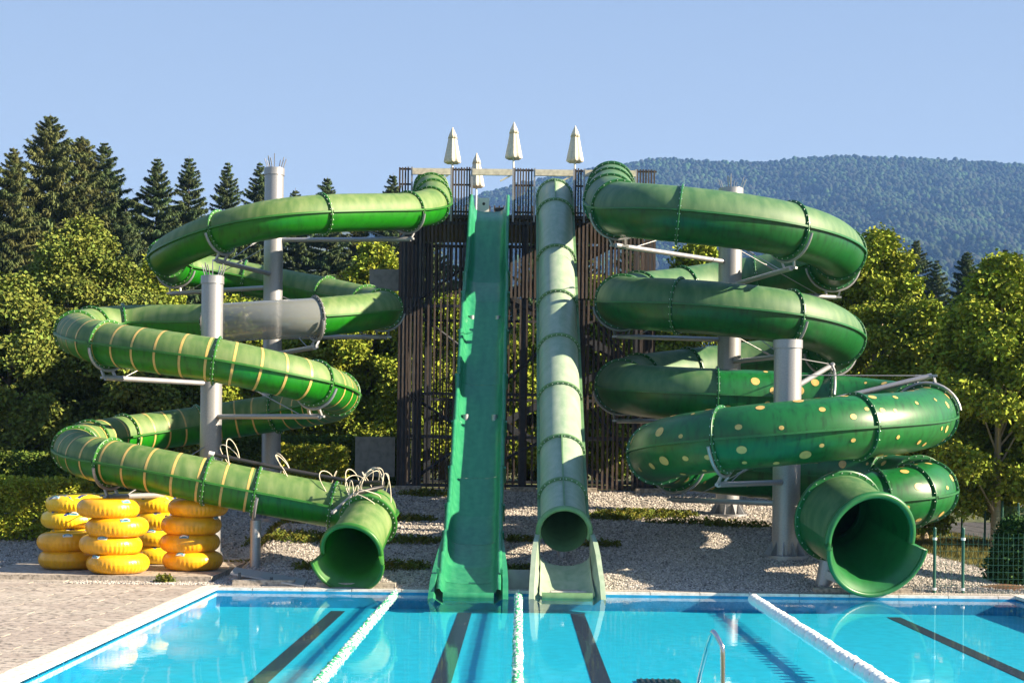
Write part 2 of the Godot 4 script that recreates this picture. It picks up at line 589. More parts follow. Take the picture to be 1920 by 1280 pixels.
func exit_mouth(root: Node3D, back: Vector3, front: Vector3, r0: float, r1: float, top: Material, rim: Material, lip: float, reach: float, wide: float, bore: float, inside: Material) -> void:
	# the end piece: a short bell, a rolled lip over the upper part, a longer flared trough below
	var t := (front - back).normalized()
	var side := t.cross(Vector3.UP).normalized()
	var f0 := [back, t, side, side.cross(t).normalized()]
	var f1 := [front, f0[1], f0[2], f0[3]]
	var ring := commit(joint_ring(f0, r0, 0.10, 0.035), "joint_flange", rim, root)
	commit(joint_bolts(f0, r0, 0.10, 0.035, 30), "bolts", M["bolt"], ring).set_meta("kind", "stuff")
	var cut := PI * 0.53
	var up := begin()
	var bell := begin()
	var lo := begin()
	for layer in 2:
		var rows := []
		var rows2 := []
		for i in 7:
			var k := i / 6.0
			var f := [back.lerp(front, k), f0[1], f0[2], f0[3]]
			var rr := lerpf(r0, r1, k * k * (3 - 2 * k)) if layer == 0 else lerpf(bore, r1 - 0.03, k * k * (3 - 2 * k))
			var a := []
			for j in 33: a.append(on(f, rr, lerpf(-cut, cut, j / 32.0)))
			rows.append(a)
			var b := []
			for j in 33: b.append(on(f, rr, lerpf(cut, TAU - cut, j / 32.0)))
			rows2.append(b)
		for i in range(1, 5):
			var k := i / 4.0
			var f := [front + t * reach * k, f0[1], f0[2], f0[3]]
			var b := []
			for j in 33: b.append(on(f, r1 + (wide - r1) * pow(k, 1.7) - layer * 0.03, lerpf(cut, TAU - cut, j / 32.0)))
			rows2.append(b)
		grid(up if layer == 0 else bell, rows, layer + 1)
		grid(lo, rows2, layer + 1)
	var sleeve := begin()
	var f9 := [back - t * 0.45, f0[1], f0[2], f0[3]]
	var srow := [[], []]
	for j in 37:
		srow[0].append(on(f9, bore + 0.012, TAU * j / 36.0))
		srow[1].append(on(f0, bore + 0.012, TAU * j / 36.0) + t * 0.01)
	grid(sleeve, srow)
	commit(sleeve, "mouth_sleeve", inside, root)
	commit(bell, "hood_lining", inside, commit(up, "mouth_hood", top, root))  # sleeve and lining: unbleached green, darker tone adds shade within the mouth
	commit(lo, "mouth_trough", rim, root)
	var roll := begin()
	var rows := []
	for i in 13:
		var q := TAU * i / 12.0
		var row := []
		for j in 41:
			var a := lerpf(-cut, cut, j / 40.0)
			row.append(on([front + t * sin(q) * lip, f0[1], f0[2], f0[3]], r1 + lip * 0.7 + cos(q) * lip, a))
		rows.append(row)
	grid(roll, rows)
	for e in [-cut, cut]:
		var c := on(f1, r1 + lip * 0.7, e)
		roll.set_smooth_group(3)
		for i in 12:
			var q0 := TAU * i / 12.0
			var q1 := TAU * (i + 1) / 12.0
			tri(roll, c, on([front + t * sin(q0) * lip, f0[1], f0[2], f0[3]], r1 + lip * 0.7 + cos(q0) * lip, e), on([front + t * sin(q1) * lip, f0[1], f0[2], f0[3]], r1 + lip * 0.7 + cos(q1) * lip, e))
	commit(roll, "hood_lip", rim, root)
	var roll2 := begin()
	rows = []
	for i in 13:
		var q := TAU * i / 12.0
		var row := []
		for j in 41:
			var a := lerpf(cut, TAU - cut, j / 40.0)
			row.append(on([front + t * (reach + sin(q) * lip * 0.7), f0[1], f0[2], f0[3]], wide + cos(q) * lip * 0.7, a))
		rows.append(row)
	grid(roll2, rows)
	commit(roll2, "trough_lip", rim, root)
	for e in [cut + 0.001, -cut - 0.001]:
		var shoulder := begin()
		shoulder.set_smooth_group(1)
		var a := on(f1, r1 - 0.03, e)
		var b := on(f1, r1 + lip * 1.7, e)
		var c := on([front + t * reach, f0[1], f0[2], f0[3]], wide + lip * 0.5, e)
		var d := on([front + t * reach, f0[1], f0[2], f0[3]], wide - 0.05, e)
		quad(shoulder, a, b, c, d)
		var dn: Vector3 = -f0[3] * 0.05
		quad(shoulder, b, b + dn, c + dn, c)
		quad(shoulder, d, c, c + dn, d + dn)
		commit(shoulder, "shoulder", rim, root)

var left_coil := {}
var right_coil := {}

func build_left_slide() -> void:
	var root := thing("coiled_tube_slide", ground_point(-6.0, 34.0), "slimmer light green coiled tube slide with gold stripes and a clear section", "water slide", "green tube slides")
	# px, py, distance, joint (1 = bolted joint, 2 = joint carried by a saddle)
	var way := [[808, 352, 43.6, 1], [808, 358, 42.0, 1], [812, 370, 40.6, 1], [808, 386, 39.3, 1], [766, 396, 38.0, 2], [690, 398, 36.9], [604, 401, 35.9, 1], [510, 411, 35.4],
		[416, 433, 35.7, 2], [345, 461, 36.8], [312, 483, 38.6, 1], [325, 500, 40.2, 2], [380, 509, 41.2], [457, 522, 41.6, 1], [530, 536, 41.5], [612, 552, 40.8, 1],
		[690, 570, 39.6, 1], [719, 579, 38.0, 2], [690, 585, 36.6], [592, 595, 35.4, 2], [500, 600, 35.2], [398, 606, 35.6, 1], [300, 607, 36.2], [232, 608, 36.3, 1],
		[170, 614, 35.6, 1], [143, 624, 34.2, 1], [160, 634, 32.6], [200, 645, 31.8, 2], [300, 660, 31.2], [406, 676, 31.1, 1], [500, 696, 31.4], [590, 718, 32.2, 2],
		[634, 738, 33.8, 1], [625, 754, 35.4], [575, 765, 36.5], [520, 774, 37.0, 1], [440, 786, 37.1], [372, 797, 36.8, 1], [300, 807, 36.2], [232, 816, 35.3, 1],
		[165, 829, 34.0, 1], [140, 842, 32.6, 1], [160, 855, 31.6], [205, 866, 31.0, 2], [300, 884, 30.6], [388, 902, 30.6, 1], [480, 921, 30.7, 2], [560, 936, 30.85], [624, 948, 30.92, 1], [670, 956, 30.85], [691, 970, 30.2], [690, 978, 29.85, 1]]
	var clear_at := 19
	var plain := func(_i): return M["green_top"]
	var lowm := func(_i): return M["green_low"]
	var rimm := func(_i): return M["green_rim"]
	left_coil = coil_slide(root, way, 0.485, plain, lowm, rimm, clear_at, 21, P(690, 977, 29.85), P(659, 1034, 28.75))
	var path: Path = left_coil.path
	stripes(root, path, 0.485, path.marks[25] + 0.3, path.marks[46], 0.515)
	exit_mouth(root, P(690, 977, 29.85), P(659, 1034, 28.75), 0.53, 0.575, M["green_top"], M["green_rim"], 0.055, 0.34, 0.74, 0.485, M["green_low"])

func build_right_slide() -> void:
	var root := thing("coiled_tube_slide", ground_point(6.0, 34.0), "wider dark green coiled tube slide, its lower turns covered in gold dots", "water slide", "green tube slides")
	var way := [[1146, 346, 44.0, 1], [1146, 350, 42.0, 1], [1145, 362, 39.6, 1], [1144, 377, 37.2, 1], [1160, 391, 35.2, 2], [1205, 396, 34.0], [1273, 402, 33.6, 1], [1380, 414, 33.7], [1478, 431, 34.2, 2],
		[1545, 452, 35.4], [1574, 474, 37.2, 1], [1565, 494, 39.2, 2], [1510, 508, 40.6], [1420, 523, 41.2, 1], [1345, 534, 41.2], [1280, 545, 40.6, 1], [1195, 556, 39.2, 1],
		[1164, 565, 37.4, 2], [1195, 569, 35.9], [1273, 573, 35.1, 1], [1380, 582, 34.8], [1478, 595, 35.0, 2], [1545, 614, 35.9], [1574, 634, 37.4, 1], [1560, 654, 39.4, 2], [1500, 670, 40.8],
		[1400, 684, 41.2], [1290, 697, 40.6, 1], [1195, 710, 39.2, 1], [1164, 723, 37.6, 2], [1195, 732, 36.2], [1260, 737, 35.4], [1342, 741, 35.1, 1], [1450, 745, 35.2], [1553, 752, 35.2, 1],
		[1650, 762, 34.8], [1720, 772, 33.6, 1], [1738, 780, 32.2, 1], [1705, 791, 30.6], [1606, 800, 29.4, 1], [1480, 812, 29.1], [1358, 824, 29.4, 2], [1268, 837, 30.4], [1232, 850, 32.2, 1],
		[1265, 864, 33.8, 2], [1350, 876, 34.9], [1450, 886, 35.3, 1], [1560, 894, 35.2], [1660, 902, 34.6, 1], [1724, 910, 33.4, 1], [1738, 920, 32.2, 1], [1708, 930, 31.4, 1], [1648, 938, 31.15, 1], [1584, 946, 30.98], [1567, 959, 30.2], [1568, 966, 29.85, 1]]
	var first_dot := 32
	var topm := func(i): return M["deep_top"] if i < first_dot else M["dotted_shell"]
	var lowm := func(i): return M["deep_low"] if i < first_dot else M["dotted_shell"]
	var rimm := func(_i): return M["deep_rim"]
	right_coil = coil_slide(root, way, 0.66, topm, lowm, rimm, -1, -1, P(1574, 968, 29.8), P(1632, 1010, 28.5))
	var path: Path = right_coil.path
	dots(root, path, 0.66, path.marks[first_dot], path.marks[52], 290)
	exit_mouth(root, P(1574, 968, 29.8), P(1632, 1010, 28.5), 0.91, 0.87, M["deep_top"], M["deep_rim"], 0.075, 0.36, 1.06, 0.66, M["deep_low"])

func build_straight_tube() -> void:
	var root := thing("straight_tube_slide", ground_point(0.95, 30.0), "pale grey green tube slide running straight down from the tower", "water slide", "green tube slides")
	var prof := [[43.4, 10.5], [42.2, 10.42], [41.2, 9.75], [39.2, 8.1], [37.4, 6.66], [35.8, 5.4], [34.2, 4.12], [32.5, 2.83], [31.1, 1.85], [29.75, 1.22]]
	var raw := []
	for q in prof: raw.append(Vector3(0.945, q[1], -q[0]))
	var got := spline(raw, 0.16)
	var path := Path.new()
	path.pts = got[0]; path.marks = got[1]; path.total = got[2]
	var r := 0.49
	for i in prof.size():
		var s: float = path.marks[i]
		var f := path.at(s)
		if i < prof.size() - 1:
			var ring := commit(joint_ring(f, r, 0.07, 0.028), "joint_flange", M["pale_rim"], root)
			commit(joint_bolts(f, r, 0.07, 0.028, 26), "bolts", M["bolt"], ring).set_meta("kind", "stuff")
			var s1: float = path.marks[i + 1]
			commit(shell_part(path, r, s, s1, -PI * 0.5, PI * 0.5, 22), "upper_shell", M["pale_shell"], root)
			var lo := commit(shell_part(path, r - 0.006, s, s1, PI * 0.5, PI * 1.5, 22), "lower_shell", M["pale_shell"], root)
			for e in [-1.0, 1.0]:
				commit(seam_strip(path, r, s + 0.03, s1 - 0.03, e), "seam_rim", M["pale_rim"], lo)
			if i >= prof.size() - 5:
				commit(shell_part(path, r - 0.022, s, s1, 0.0, TAU, 32), "bore", M["pale_rim"], lo)  # unweathered darker green inside, shade of the tube put into the colour
			# the raised rib along the crown of the first and last sections
			if i < 2 or i >= prof.size() - 3:
				var st := begin()
				var pts := []
				for k in 9:
					pts.append(on(path.at(lerpf(s, s1, k / 8.0)), r + 0.03, 0.0))
				for k in 8: bar(st, pts[k], pts[k + 1], 0.03, 0.08)
				commit(st, "crown_rib", M["pale_rim"], root)
	# mouth: rolled hood lip and an open trough with fins that dip into the pool
	var f := path.at(path.total)
	var lip := begin()
	var rows := []
	for i in 13:
		var q := TAU * i / 12.0
		var row := []
		for j in 41:
			row.append(on([f[0] + f[1] * sin(q) * 0.06, f[1], f[2], f[3]], r + 0.05 + cos(q) * 0.06, lerpf(-PI * 0.6, PI * 0.6, j / 40.0)))
		rows.append(row)
	grid(lip, rows)
	commit(lip, "hood_lip", M["pale_rim"], root)
	var bed := begin()
	rows = []
	var outs := [[29.75, 1.22, 0.50, 0.0], [29.3, 1.05, 0.50, 0.1], [28.9, 0.92, 0.51, 0.25], [28.5, 0.85, 0.52, 0.45], [28.05, 0.82, 0.53, 0.7]]
	for q in outs:
		var row := []
		for j in 25:
			var a := lerpf(-PI * 0.5, PI * 0.5, j / 24.0)
			var bx: float = sin(a) * q[2]
			var by: float = q[1] - 0.49 - 0.23 * cos(a) - q[3] * 0.35
			if absf(a) > PI * 0.42: by += 0.0
			row.append(Vector3(0.965 + bx * 1.03, maxf(by, 0.02), -q[0]))
		rows.append(row)
	grid(bed, rows)
	commit(bed, "trough_bed", M["pale_shell"], root)
	for e in [-1.0, 1.0]:
		var fin := begin()
		var x0: float = 0.965 + e * 0.53
		var up := [[29.78, 1.18, 0.55], [29.4, 1.02, 0.6], [29.05, 0.78, 0.64], [28.6, 0.52, 0.66], [28.2, 0.3, 0.68], [27.9, 0.0, 0.69]]
		var top_in := []
		var top_out := []
		var low_in := []
		var low_out := []
		for q in up:
			var w: float = q[2]
			top_in.append(Vector3(0.965 + e * (w - 0.03), q[1], -q[0]))
			top_out.append(Vector3(0.965 + e * (w + 0.07), q[1] - 0.01, -q[0]))
			low_in.append(Vector3(x0 - e * 0.02, -0.12 if q[0] < 28.6 else minf(q[1] - 0.55, 0.25), -q[0]))
			low_out.append(Vector3(0.965 + e * (w + 0.06), -0.12 if q[0] < 28.6 else 0.12, -q[0]))
		grid(fin, [top_in, top_out], 1)
		grid(fin, [low_in, top_in], 2)
		grid(fin, [top_out, low_out], 3)
		commit(fin, "side_fin", M["pale_shell"], root)
	var lipb := begin()
	rod(lipb, Vector3(0.965 - 0.5, 0.03, -28.02), Vector3(0.965 + 0.5, 0.03, -28.02), 0.085, -1.0, 14)
	commit(lipb, "trough_lip", M["pale_rim"], root)
	for q in [[31.8, 0], [35.0, 0], [38.4, 0]]:
		var st := begin()
		var y = 2.3 + (q[0] - 32.0) * 0.775
		rod(st, Vector3(0.945, gh(0.945, q[0]) - 0.05, -q[0]), Vector3(0.945, y - 0.35, -q[0]), 0.09)
		commit(st, "support_post", M["zinc"], root)

func build_open_slide() -> void:
	var root := thing("open_speed_slide", ground_point(-1.0, 29.5), "emerald green open chute with high side walls beside the pale tube", "water slide")
	var prof := [[43.0, 10.0], [42.3, 9.97], [41.6, 9.55], [40.9, 8.85], [40.1, 7.95], [39.65, 7.55], [39.2, 7.33], [38.6, 6.9], [37.2, 5.75], [35.7, 4.52], [34.2, 3.32], [32.8, 2.24], [31.6, 1.42], [30.6, 0.86], [29.6, 0.45], [28.7, 0.2], [28.0, 0.06]]
	var cx := -0.985
	var cuts := [0, 5, 7, 8, 9, 10, 11, 12, 13, 14, 15, 16]
	var section := func(i: int) -> Array:
		# across: [x offset, height over the bed]
		var d: float = prof[i][0]
		var top := 1.0 if d > 40.0 else 0.0
		var w: float = 0.50 + 0.02 * smooth(33.0, 28.0, d) - 0.03 * top
		var h: float = 0.37 + 0.13 * top
		if d < 29.7: h = lerpf(0.37, 0.1, (29.7 - d) / 1.7)
		return [[-w - 0.13, h - 0.30], [-w - 0.12, h], [-w - 0.05, h + 0.015], [-w - 0.02, h - 0.03], [-w + 0.0, h * 0.45], [-w + 0.05, h * 0.16], [-w + 0.14, 0.02], [-w * 0.5, 0.0], [0.0, -0.005],
			[w * 0.5, 0.0], [w - 0.14, 0.02], [w - 0.05, h * 0.16], [w, h * 0.45], [w + 0.02, h - 0.03], [w + 0.05, h + 0.015], [w + 0.12, h], [w + 0.13, h - 0.30]]
	for q in cuts.size() - 1:
		var st := begin()
		var rows := []
		for i in range(cuts[q], cuts[q + 1] + 1):
			var row := []
			var a: Array = prof[maxi(i - 1, 0)]
			var b: Array = prof[mini(i + 1, prof.size() - 1)]
			var slope := Vector3(0, b[1] - a[1], -(b[0] - a[0])).normalized()
			var nrm := Vector3.RIGHT.cross(slope).normalized()
			if nrm.y < 0: nrm = -nrm
			var lift := 0.004 if q % 2 else 0.0
			for e in section.call(i):
				row.append(Vector3(cx + e[0], prof[i][1], -prof[i][0]) + nrm * (e[1] + lift))
			rows.append(row)
		grid(st, rows, 1)
		commit(st, "chute_section", M["emerald"], root)
	for q in range(1, cuts.size() - 1):
		# a bolted strap over the outside of each joint
		var i: int = cuts[q]
		var st := begin()
		var a: Array = prof[i - 1]
		var b: Array = prof[mini(i + 1, prof.size() - 1)]
		var slope := Vector3(0, b[1] - a[1], -(b[0] - a[0])).normalized()
		var nrm := Vector3.RIGHT.cross(slope).normalized()
		if nrm.y < 0: nrm = -nrm
		var w := 0.64
		for e in [-1.0, 1.0]:
			var c := Vector3(cx + e * w, prof[i][1], -prof[i][0])
			bar(st, c + nrm * 0.33, c - nrm * 0.1, 0.05, 0.07)
		commit(st, "joint_strap", M["emerald"], root)
	for e in [-1.0, 1.0]:
		var st := begin()
		var ti := []
		var to := []
		var bo := []
		var bi := []
		for q in [[30.2, 1.02, 0.60], [29.6, 0.82, 0.64], [29.0, 0.55, 0.69], [28.4, 0.33, 0.72], [27.8, 0.0, 0.73]]:
			ti.append(Vector3(cx + e * (q[2] - 0.05), q[1], -q[0])); to.append(Vector3(cx + e * (q[2] + 0.06), q[1] - 0.01, -q[0]))
			bo.append(Vector3(cx + e * (q[2] + 0.05), -0.12 if q[0] < 28.5 else 0.1, -q[0])); bi.append(Vector3(cx + e * 0.5, -0.12 if q[0] < 28.5 else 0.22, -q[0]))
		grid(st, [ti, to], 1)
		grid(st, [to, bo], 2)
		grid(st, [bi, ti], 3)
		commit(st, "side_fin", M["emerald"], root)
	var lipb := begin()
	rod(lipb, Vector3(cx - 0.5, 0.02, -28.0), Vector3(cx + 0.5, 0.02, -28.0), 0.085, -1.0, 14)
	commit(lipb, "chute_lip", M["emerald"], root)
	for q in [31.4, 34.6, 38.0]:
		for e in [-0.35, 0.35]:
			var st := begin()
			var y: float = 1.2 + (q - 31.4) * 0.80
			rod(st, Vector3(cx + e, gh(cx, q) - 0.05, -q), Vector3(cx + e, y, -q), 0.07)
			commit(st, "support_post", M["zinc"], root)

# ---------------------------------------------------------------- columns that carry the coils
func build_columns() -> void:
	var cols := [
		{"px": 514.0, "d": 38.4, "top": 318.0, "r": 0.255, "label": "taller grey steel column inside the striped slide's upper coil", "spikes": true},
		{"px": 398.0, "d": 34.1, "top": 520.0, "r": 0.255, "label": "shorter grey steel column inside the striped slide's lower coil", "spikes": true},
		{"px": 1371.0, "d": 38.0, "top": 356.0, "r": 0.31, "label": "tall grey steel column inside the dotted slide's upper coils", "spikes": true},
		{"px": 1478.0, "d": 32.2, "top": 640.0, "r": 0.31, "label": "thick grey steel column inside the dotted slide's lowest coil", "spikes": false}]
	var roots := []
	for c in cols:
		var head := P(c.px, c.top, c.d)
		var foot := ground_point(head.x, c.d)
		var root := thing("support_column", foot, c.label, "column", "steel columns that carry the coiled slides")
		var st := begin()
		rod(st, foot - Vector3(0, 0.1, 0), head, c.r, c.r, 32)
		commit(st, "shaft", M["zinc"], root)
		st = begin()
		rod(st, head - Vector3(0, 0.16, 0), head + Vector3(0, 0.03, 0), c.r + 0.02, c.r + 0.02, 32)
		commit(st, "cap", M["zinc"], root)
		st = begin()
		rod(st, foot - Vector3(0, 0.05, 0), foot + Vector3(0, 0.05, 0), c.r + 0.22, c.r + 0.22, 24)
		commit(st, "base_plate", M["zinc"], root)
		for k in 10:
			var t := TAU * k / 10.0
			var o := Vector3(cos(t), 0, sin(t))
			st = begin()
			var w := o.cross(Vector3.UP) * 0.01
			for e in [-1.0, 1.0]:
				tri(st, foot + o * c.r + w * e + Vector3(0, 0.36, 0), foot + o * c.r + w * e, foot + o * (c.r + 0.2) + w * e + Vector3(0, 0.04, 0))
			quad(st, foot + o * c.r + w + Vector3(0, 0.36, 0), foot + o * c.r - w + Vector3(0, 0.36, 0), foot + o * (c.r + 0.2) - w + Vector3(0, 0.04, 0), foot + o * (c.r + 0.2) + w + Vector3(0, 0.04, 0))
			commit(st, "gusset", M["zinc"], root)
		if c.spikes:
			for k in 5:
				st = begin()
				var t := TAU * k / 4.0 + 0.4
				var b: Vector3 = head + Vector3(cos(t), 0, sin(t)) * (0.8 * c.r if k < 4 else 0.0)
				var e: Vector3 = b + Vector3(cos(t) * (0.1 if k < 4 else 0.0), 0.32 if k < 4 else 0.44, sin(t) * (0.1 if k < 4 else 0.0))
				bar(st, b, e, 0.025, 0.012)
				if k < 4: bar(st, b + Vector3(0.06, 0, 0), e + Vector3(0.06, -0.05, 0), 0.025, 0.012)
				commit(st, "lifting_rod", M["zinc"], root)
		roots.append({"root": root, "x": head.x, "z": head.z, "r": c.r, "top": head.y, "foot": foot.y})
	# which column carries which saddle
	for i in left_coil.saddles:
		if i == 46: continue
		var col: Dictionary = roots[0] if i < 24 else roots[1]
		saddle(col, left_coil.saddles[i], false)
	for i in right_coil.saddles:
		var col: Dictionary = roots[2] if i < 32 else roots[3]
		saddle(col, right_coil.saddles[i], false)
	# two arms that hang the dotted slide from above
	var path: Path = right_coil.path
	for i in [34, 37]:
		saddle(roots[3], [path.at(path.marks[i]), 0.66], true)
	# the short post under the striped slide's last run
	var f: Array = left_coil.saddles[46][0]
	var low: Vector3 = f[0] - Vector3(0, 0.62, 0)
	var foot := ground_point(low.x, -low.z)
	var post := thing("slide_post", foot, "short grey post under the last run of the striped slide", "post", "posts under the slide ends")
	var st := begin()
	rod(st, foot - Vector3(0, 0.1, 0), low, 0.115, -1.0, 20)
	commit(st, "shaft", M["zinc"], post)
	commit(cradle(left_coil.saddles[46], false), "saddle", M["zinc"], post)
	low = P(1546, 1070, 29.6)
	foot = ground_point(low.x, 29.6)
	post = thing("slide_post", foot, "stout grey post under the dotted slide's mouth", "post", "posts under the slide ends")
	st = begin()
	rod(st, foot - Vector3(0, 0.1, 0), low + Vector3(0.1, 0.2, 0), 0.2, -1.0, 24)
	commit(st, "shaft", M["zinc"], post)
	st = begin()
	bar(st, low + Vector3(0, -0.05, 0.2), low + Vector3(0.75, -0.38, 0.8), 0.1, 0.16)
	commit(st, "bracket", M["zinc"], post)

func cradle(sad: Array, over: bool) -> SurfaceTool:
	var f: Array = sad[0]
	var r: float = sad[1] + 0.10
	var st := begin()
	var pts := []
	for k in 17:
		var a := lerpf(PI * 0.56, PI * 1.44, k / 16.0) + (PI if over else 0.0)
		pts.append(on(f, r, a) + f[1] * 0.07)
	hose(st, pts, 0.036, 8)
	return st

func saddle(col: Dictionary, sad: Array, over: bool) -> void:
	var f: Array = sad[0]
	var root: Node3D = col.root
	commit(cradle(sad, over), "saddle", M["zinc"], root)
	var sgn := 1.0 if over else -1.0
	var tip: Vector3 = f[0] + Vector3(0, sgn * (sad[1] + 0.26), 0) + f[1] * 0.07
	var axis := Vector3(col.x, 0, col.z)
	var out := (Vector3(tip.x, 0, tip.z) - axis).normalized()
	var start: Vector3 = axis + out * (col.r - 0.02) + Vector3(0, tip.y - (0.75 if over else 0.0), 0)
	var reach := tip + out * 0.12
	var st := begin()
	rod(st, start, reach, 0.062, -1.0, 14)
	commit(st, "arm", M["zinc"], root)
	st = begin()
	var across: Vector3 = f[2] * 0.16
	for e in [-1.0, 1.0]:
		bar(st, tip + across * e - Vector3(0, sgn * 0.02, 0), on(f, sad[1] + 0.12, (0.0 if over else PI) + e * 0.26 * sgn) + f[1] * 0.07, 0.05, 0.05)
	bar(st, tip + across * 1.5, tip - across * 1.5, 0.07, 0.05)
	commit(st, "bracket", M["zinc"], root)
	st = begin()
	# tie rod with a turnbuckle from higher up the column
	if not over:
		var high: Vector3 = axis + out * (col.r - 0.01) + Vector3(0, minf(tip.y + 1.1, col.top - 0.15), 0)
		var end := tip.lerp(start, 0.12)
		rod(st, high, end, 0.012, -1.0, 6)
		rod(st, high.lerp(end, 0.3), high.lerp(end, 0.42), 0.028, -1.0, 8)
		commit(st, "tie_rod", M["zinc"], root)
	else:
		var high: Vector3 = axis + out * (col.r - 0.01) + Vector3(0, minf(tip.y - 0.02, col.top - 0.2), 0)
		rod(st, high, tip, 0.012, -1.0, 6)
		commit(st, "tie_rod", M["zinc"], root)

# ---------------------------------------------------------------- ground, pool, hill
func sheet(xs: Array, ds: Array, keep: Callable, lift: float) -> SurfaceTool:
	var st := begin()
	st.set_smooth_group(1)
	for i in xs.size() - 1:
		for j in ds.size() - 1:
			if not keep.call((xs[i] + xs[i + 1]) * 0.5, (ds[j] + ds[j + 1]) * 0.5): continue
			var v := []
			for q in [[i, j], [i + 1, j], [i + 1, j + 1], [i, j + 1]]:
				v.append(ground_point(xs[q[0]], ds[q[1]]) + Vector3(0, lift, 0))
			quad(st, v[0], v[1], v[2], v[3])
	return st

func build_ground() -> void:
	var xs := [-3000.0, -1000.0, -300.0, -100.0, -45.0, -28.0, -20.0]
	var x := -16.0
	while x < 16.1:
		xs.append(x)
		x += 0.5
	for v in [-6.36, 10.28]: xs.append(v)
	xs.append_array([18.0, 20.0, 24.0, 30.0, 45.0, 100.0, 300.0, 1000.0, 3000.0])
	xs.sort()
	var ds := [-400.0, -100.0, -30.0, 0.0, 6.0, 11.7]
	var d := 14.0
	while d < 28.0:
		ds.append(d)
		d += 2.0
	ds.append(28.69)
	d = 29.0
	while d < 46.1:
		ds.append(d)
		d += 0.5
	ds.append_array([48.0, 52.0, 58.0, 66.0, 75.0, 79.0, 83.0, 100.0, 150.0, 220.0, 400.0, 800.0, 1500.0, 3600.0])
	var in_pool := func(a, b): return a > -6.36 and a < 10.28 and b > 11.7 and b < 28.69
	var g := commit(sheet(xs, ds, func(a, b): return not in_pool.call(a, b), 0.0), "ground", M["turf"])
	g.set_meta("kind", "structure")
	var bed := commit(sheet(xs, ds, func(a, b): return b > 28.69 and b < 44.0 and a > -16.0 and a < (12.0 if b < 37.0 else 11.0), 0.03), "gravel_path", M["gravel"])
	bed.set_meta("kind", "structure")
	var road := commit(sheet(xs, ds, func(a, b): return b > 44.0 and b < 58.0 and a > 14.0 and a < 100.0, 0.02), "road", M["asphalt"])
	road.set_meta("kind", "structure")
	road = commit(sheet(xs, ds, func(a, b): return b > 75.0 and b < 83.0 and a > 14.0 and a < 300.0, 0.02), "road", M["pale_road"])
	road.set_meta("kind", "structure")
	# terrace of long concrete pavers left of the pool
	var terrace := Node3D.new()
	terrace.name = "pavement"
	terrace.set_meta("kind", "structure")
	add_child(terrace)
	var base := begin()
	box(base, Vector3(-11.345, 0.05, -20.4), Vector3(9.98, 0.04, 16.9))
	commit(base, "bedding", M["gravel"], terrace)
	var slabs := []
	for k in 3:
		var st := begin()
		var hx := 0.595
		var hz := 0.195
		var b := 0.004
		var rows := []
		for e in [[hx, hz, 0.0], [hx, hz, 0.034], [hx - b, hz - b, 0.038]]:
			rows.append([Vector3(-e[0], e[2], -e[1]), Vector3(-e[0], e[2], e[1]), Vector3(e[0], e[2], e[1]), Vector3(e[0], e[2], -e[1]), Vector3(-e[0], e[2], -e[1])])
		for q in 2: grid(st, [rows[q], rows[q + 1]], -1)
		quad(st, rows[2][0], rows[2][1], rows[2][2], rows[2][3])
		slabs.append(mesh_of(st))
	var row := 0
	var dd := 16.2
	while dd < 30.4:
		var xx := -6.955 - (0.6 if row % 2 else 0.0)
		if row % 2 and dd < 28.7:
			place(slabs[0], "paver", M["paver%d" % (rng.randi() % 4)], terrace, Transform3D(Basis.from_scale(Vector3(0.49, 1, 1)), Vector3(-6.652, 0.064, -dd)))
		var last := -13.6
		while xx > last:
			if dd < 28.7 or (xx < -9.6):
				var tilt := Basis.from_euler(Vector3(rng.randfn(0, 0.0015), rng.randfn(0, 0.002), rng.randfn(0, 0.0015)))
				place(slabs[rng.randi() % 3], "paver", M["paver%d" % (rng.randi() % 4)], terrace, Transform3D(tilt, Vector3(xx, 0.064 + rng.randf_range(-0.002, 0.003), -dd)))
			xx -= 1.2
		row += 1
		dd += 0.4
	var slab := begin()
	box(slab, Vector3(-8.9, 0.13, -32.1), Vector3(5.0, 0.14, 5.0))
	tag(commit(slab, "concrete_pad", M["concrete"]), "", "", "", "structure").remove_meta("label")

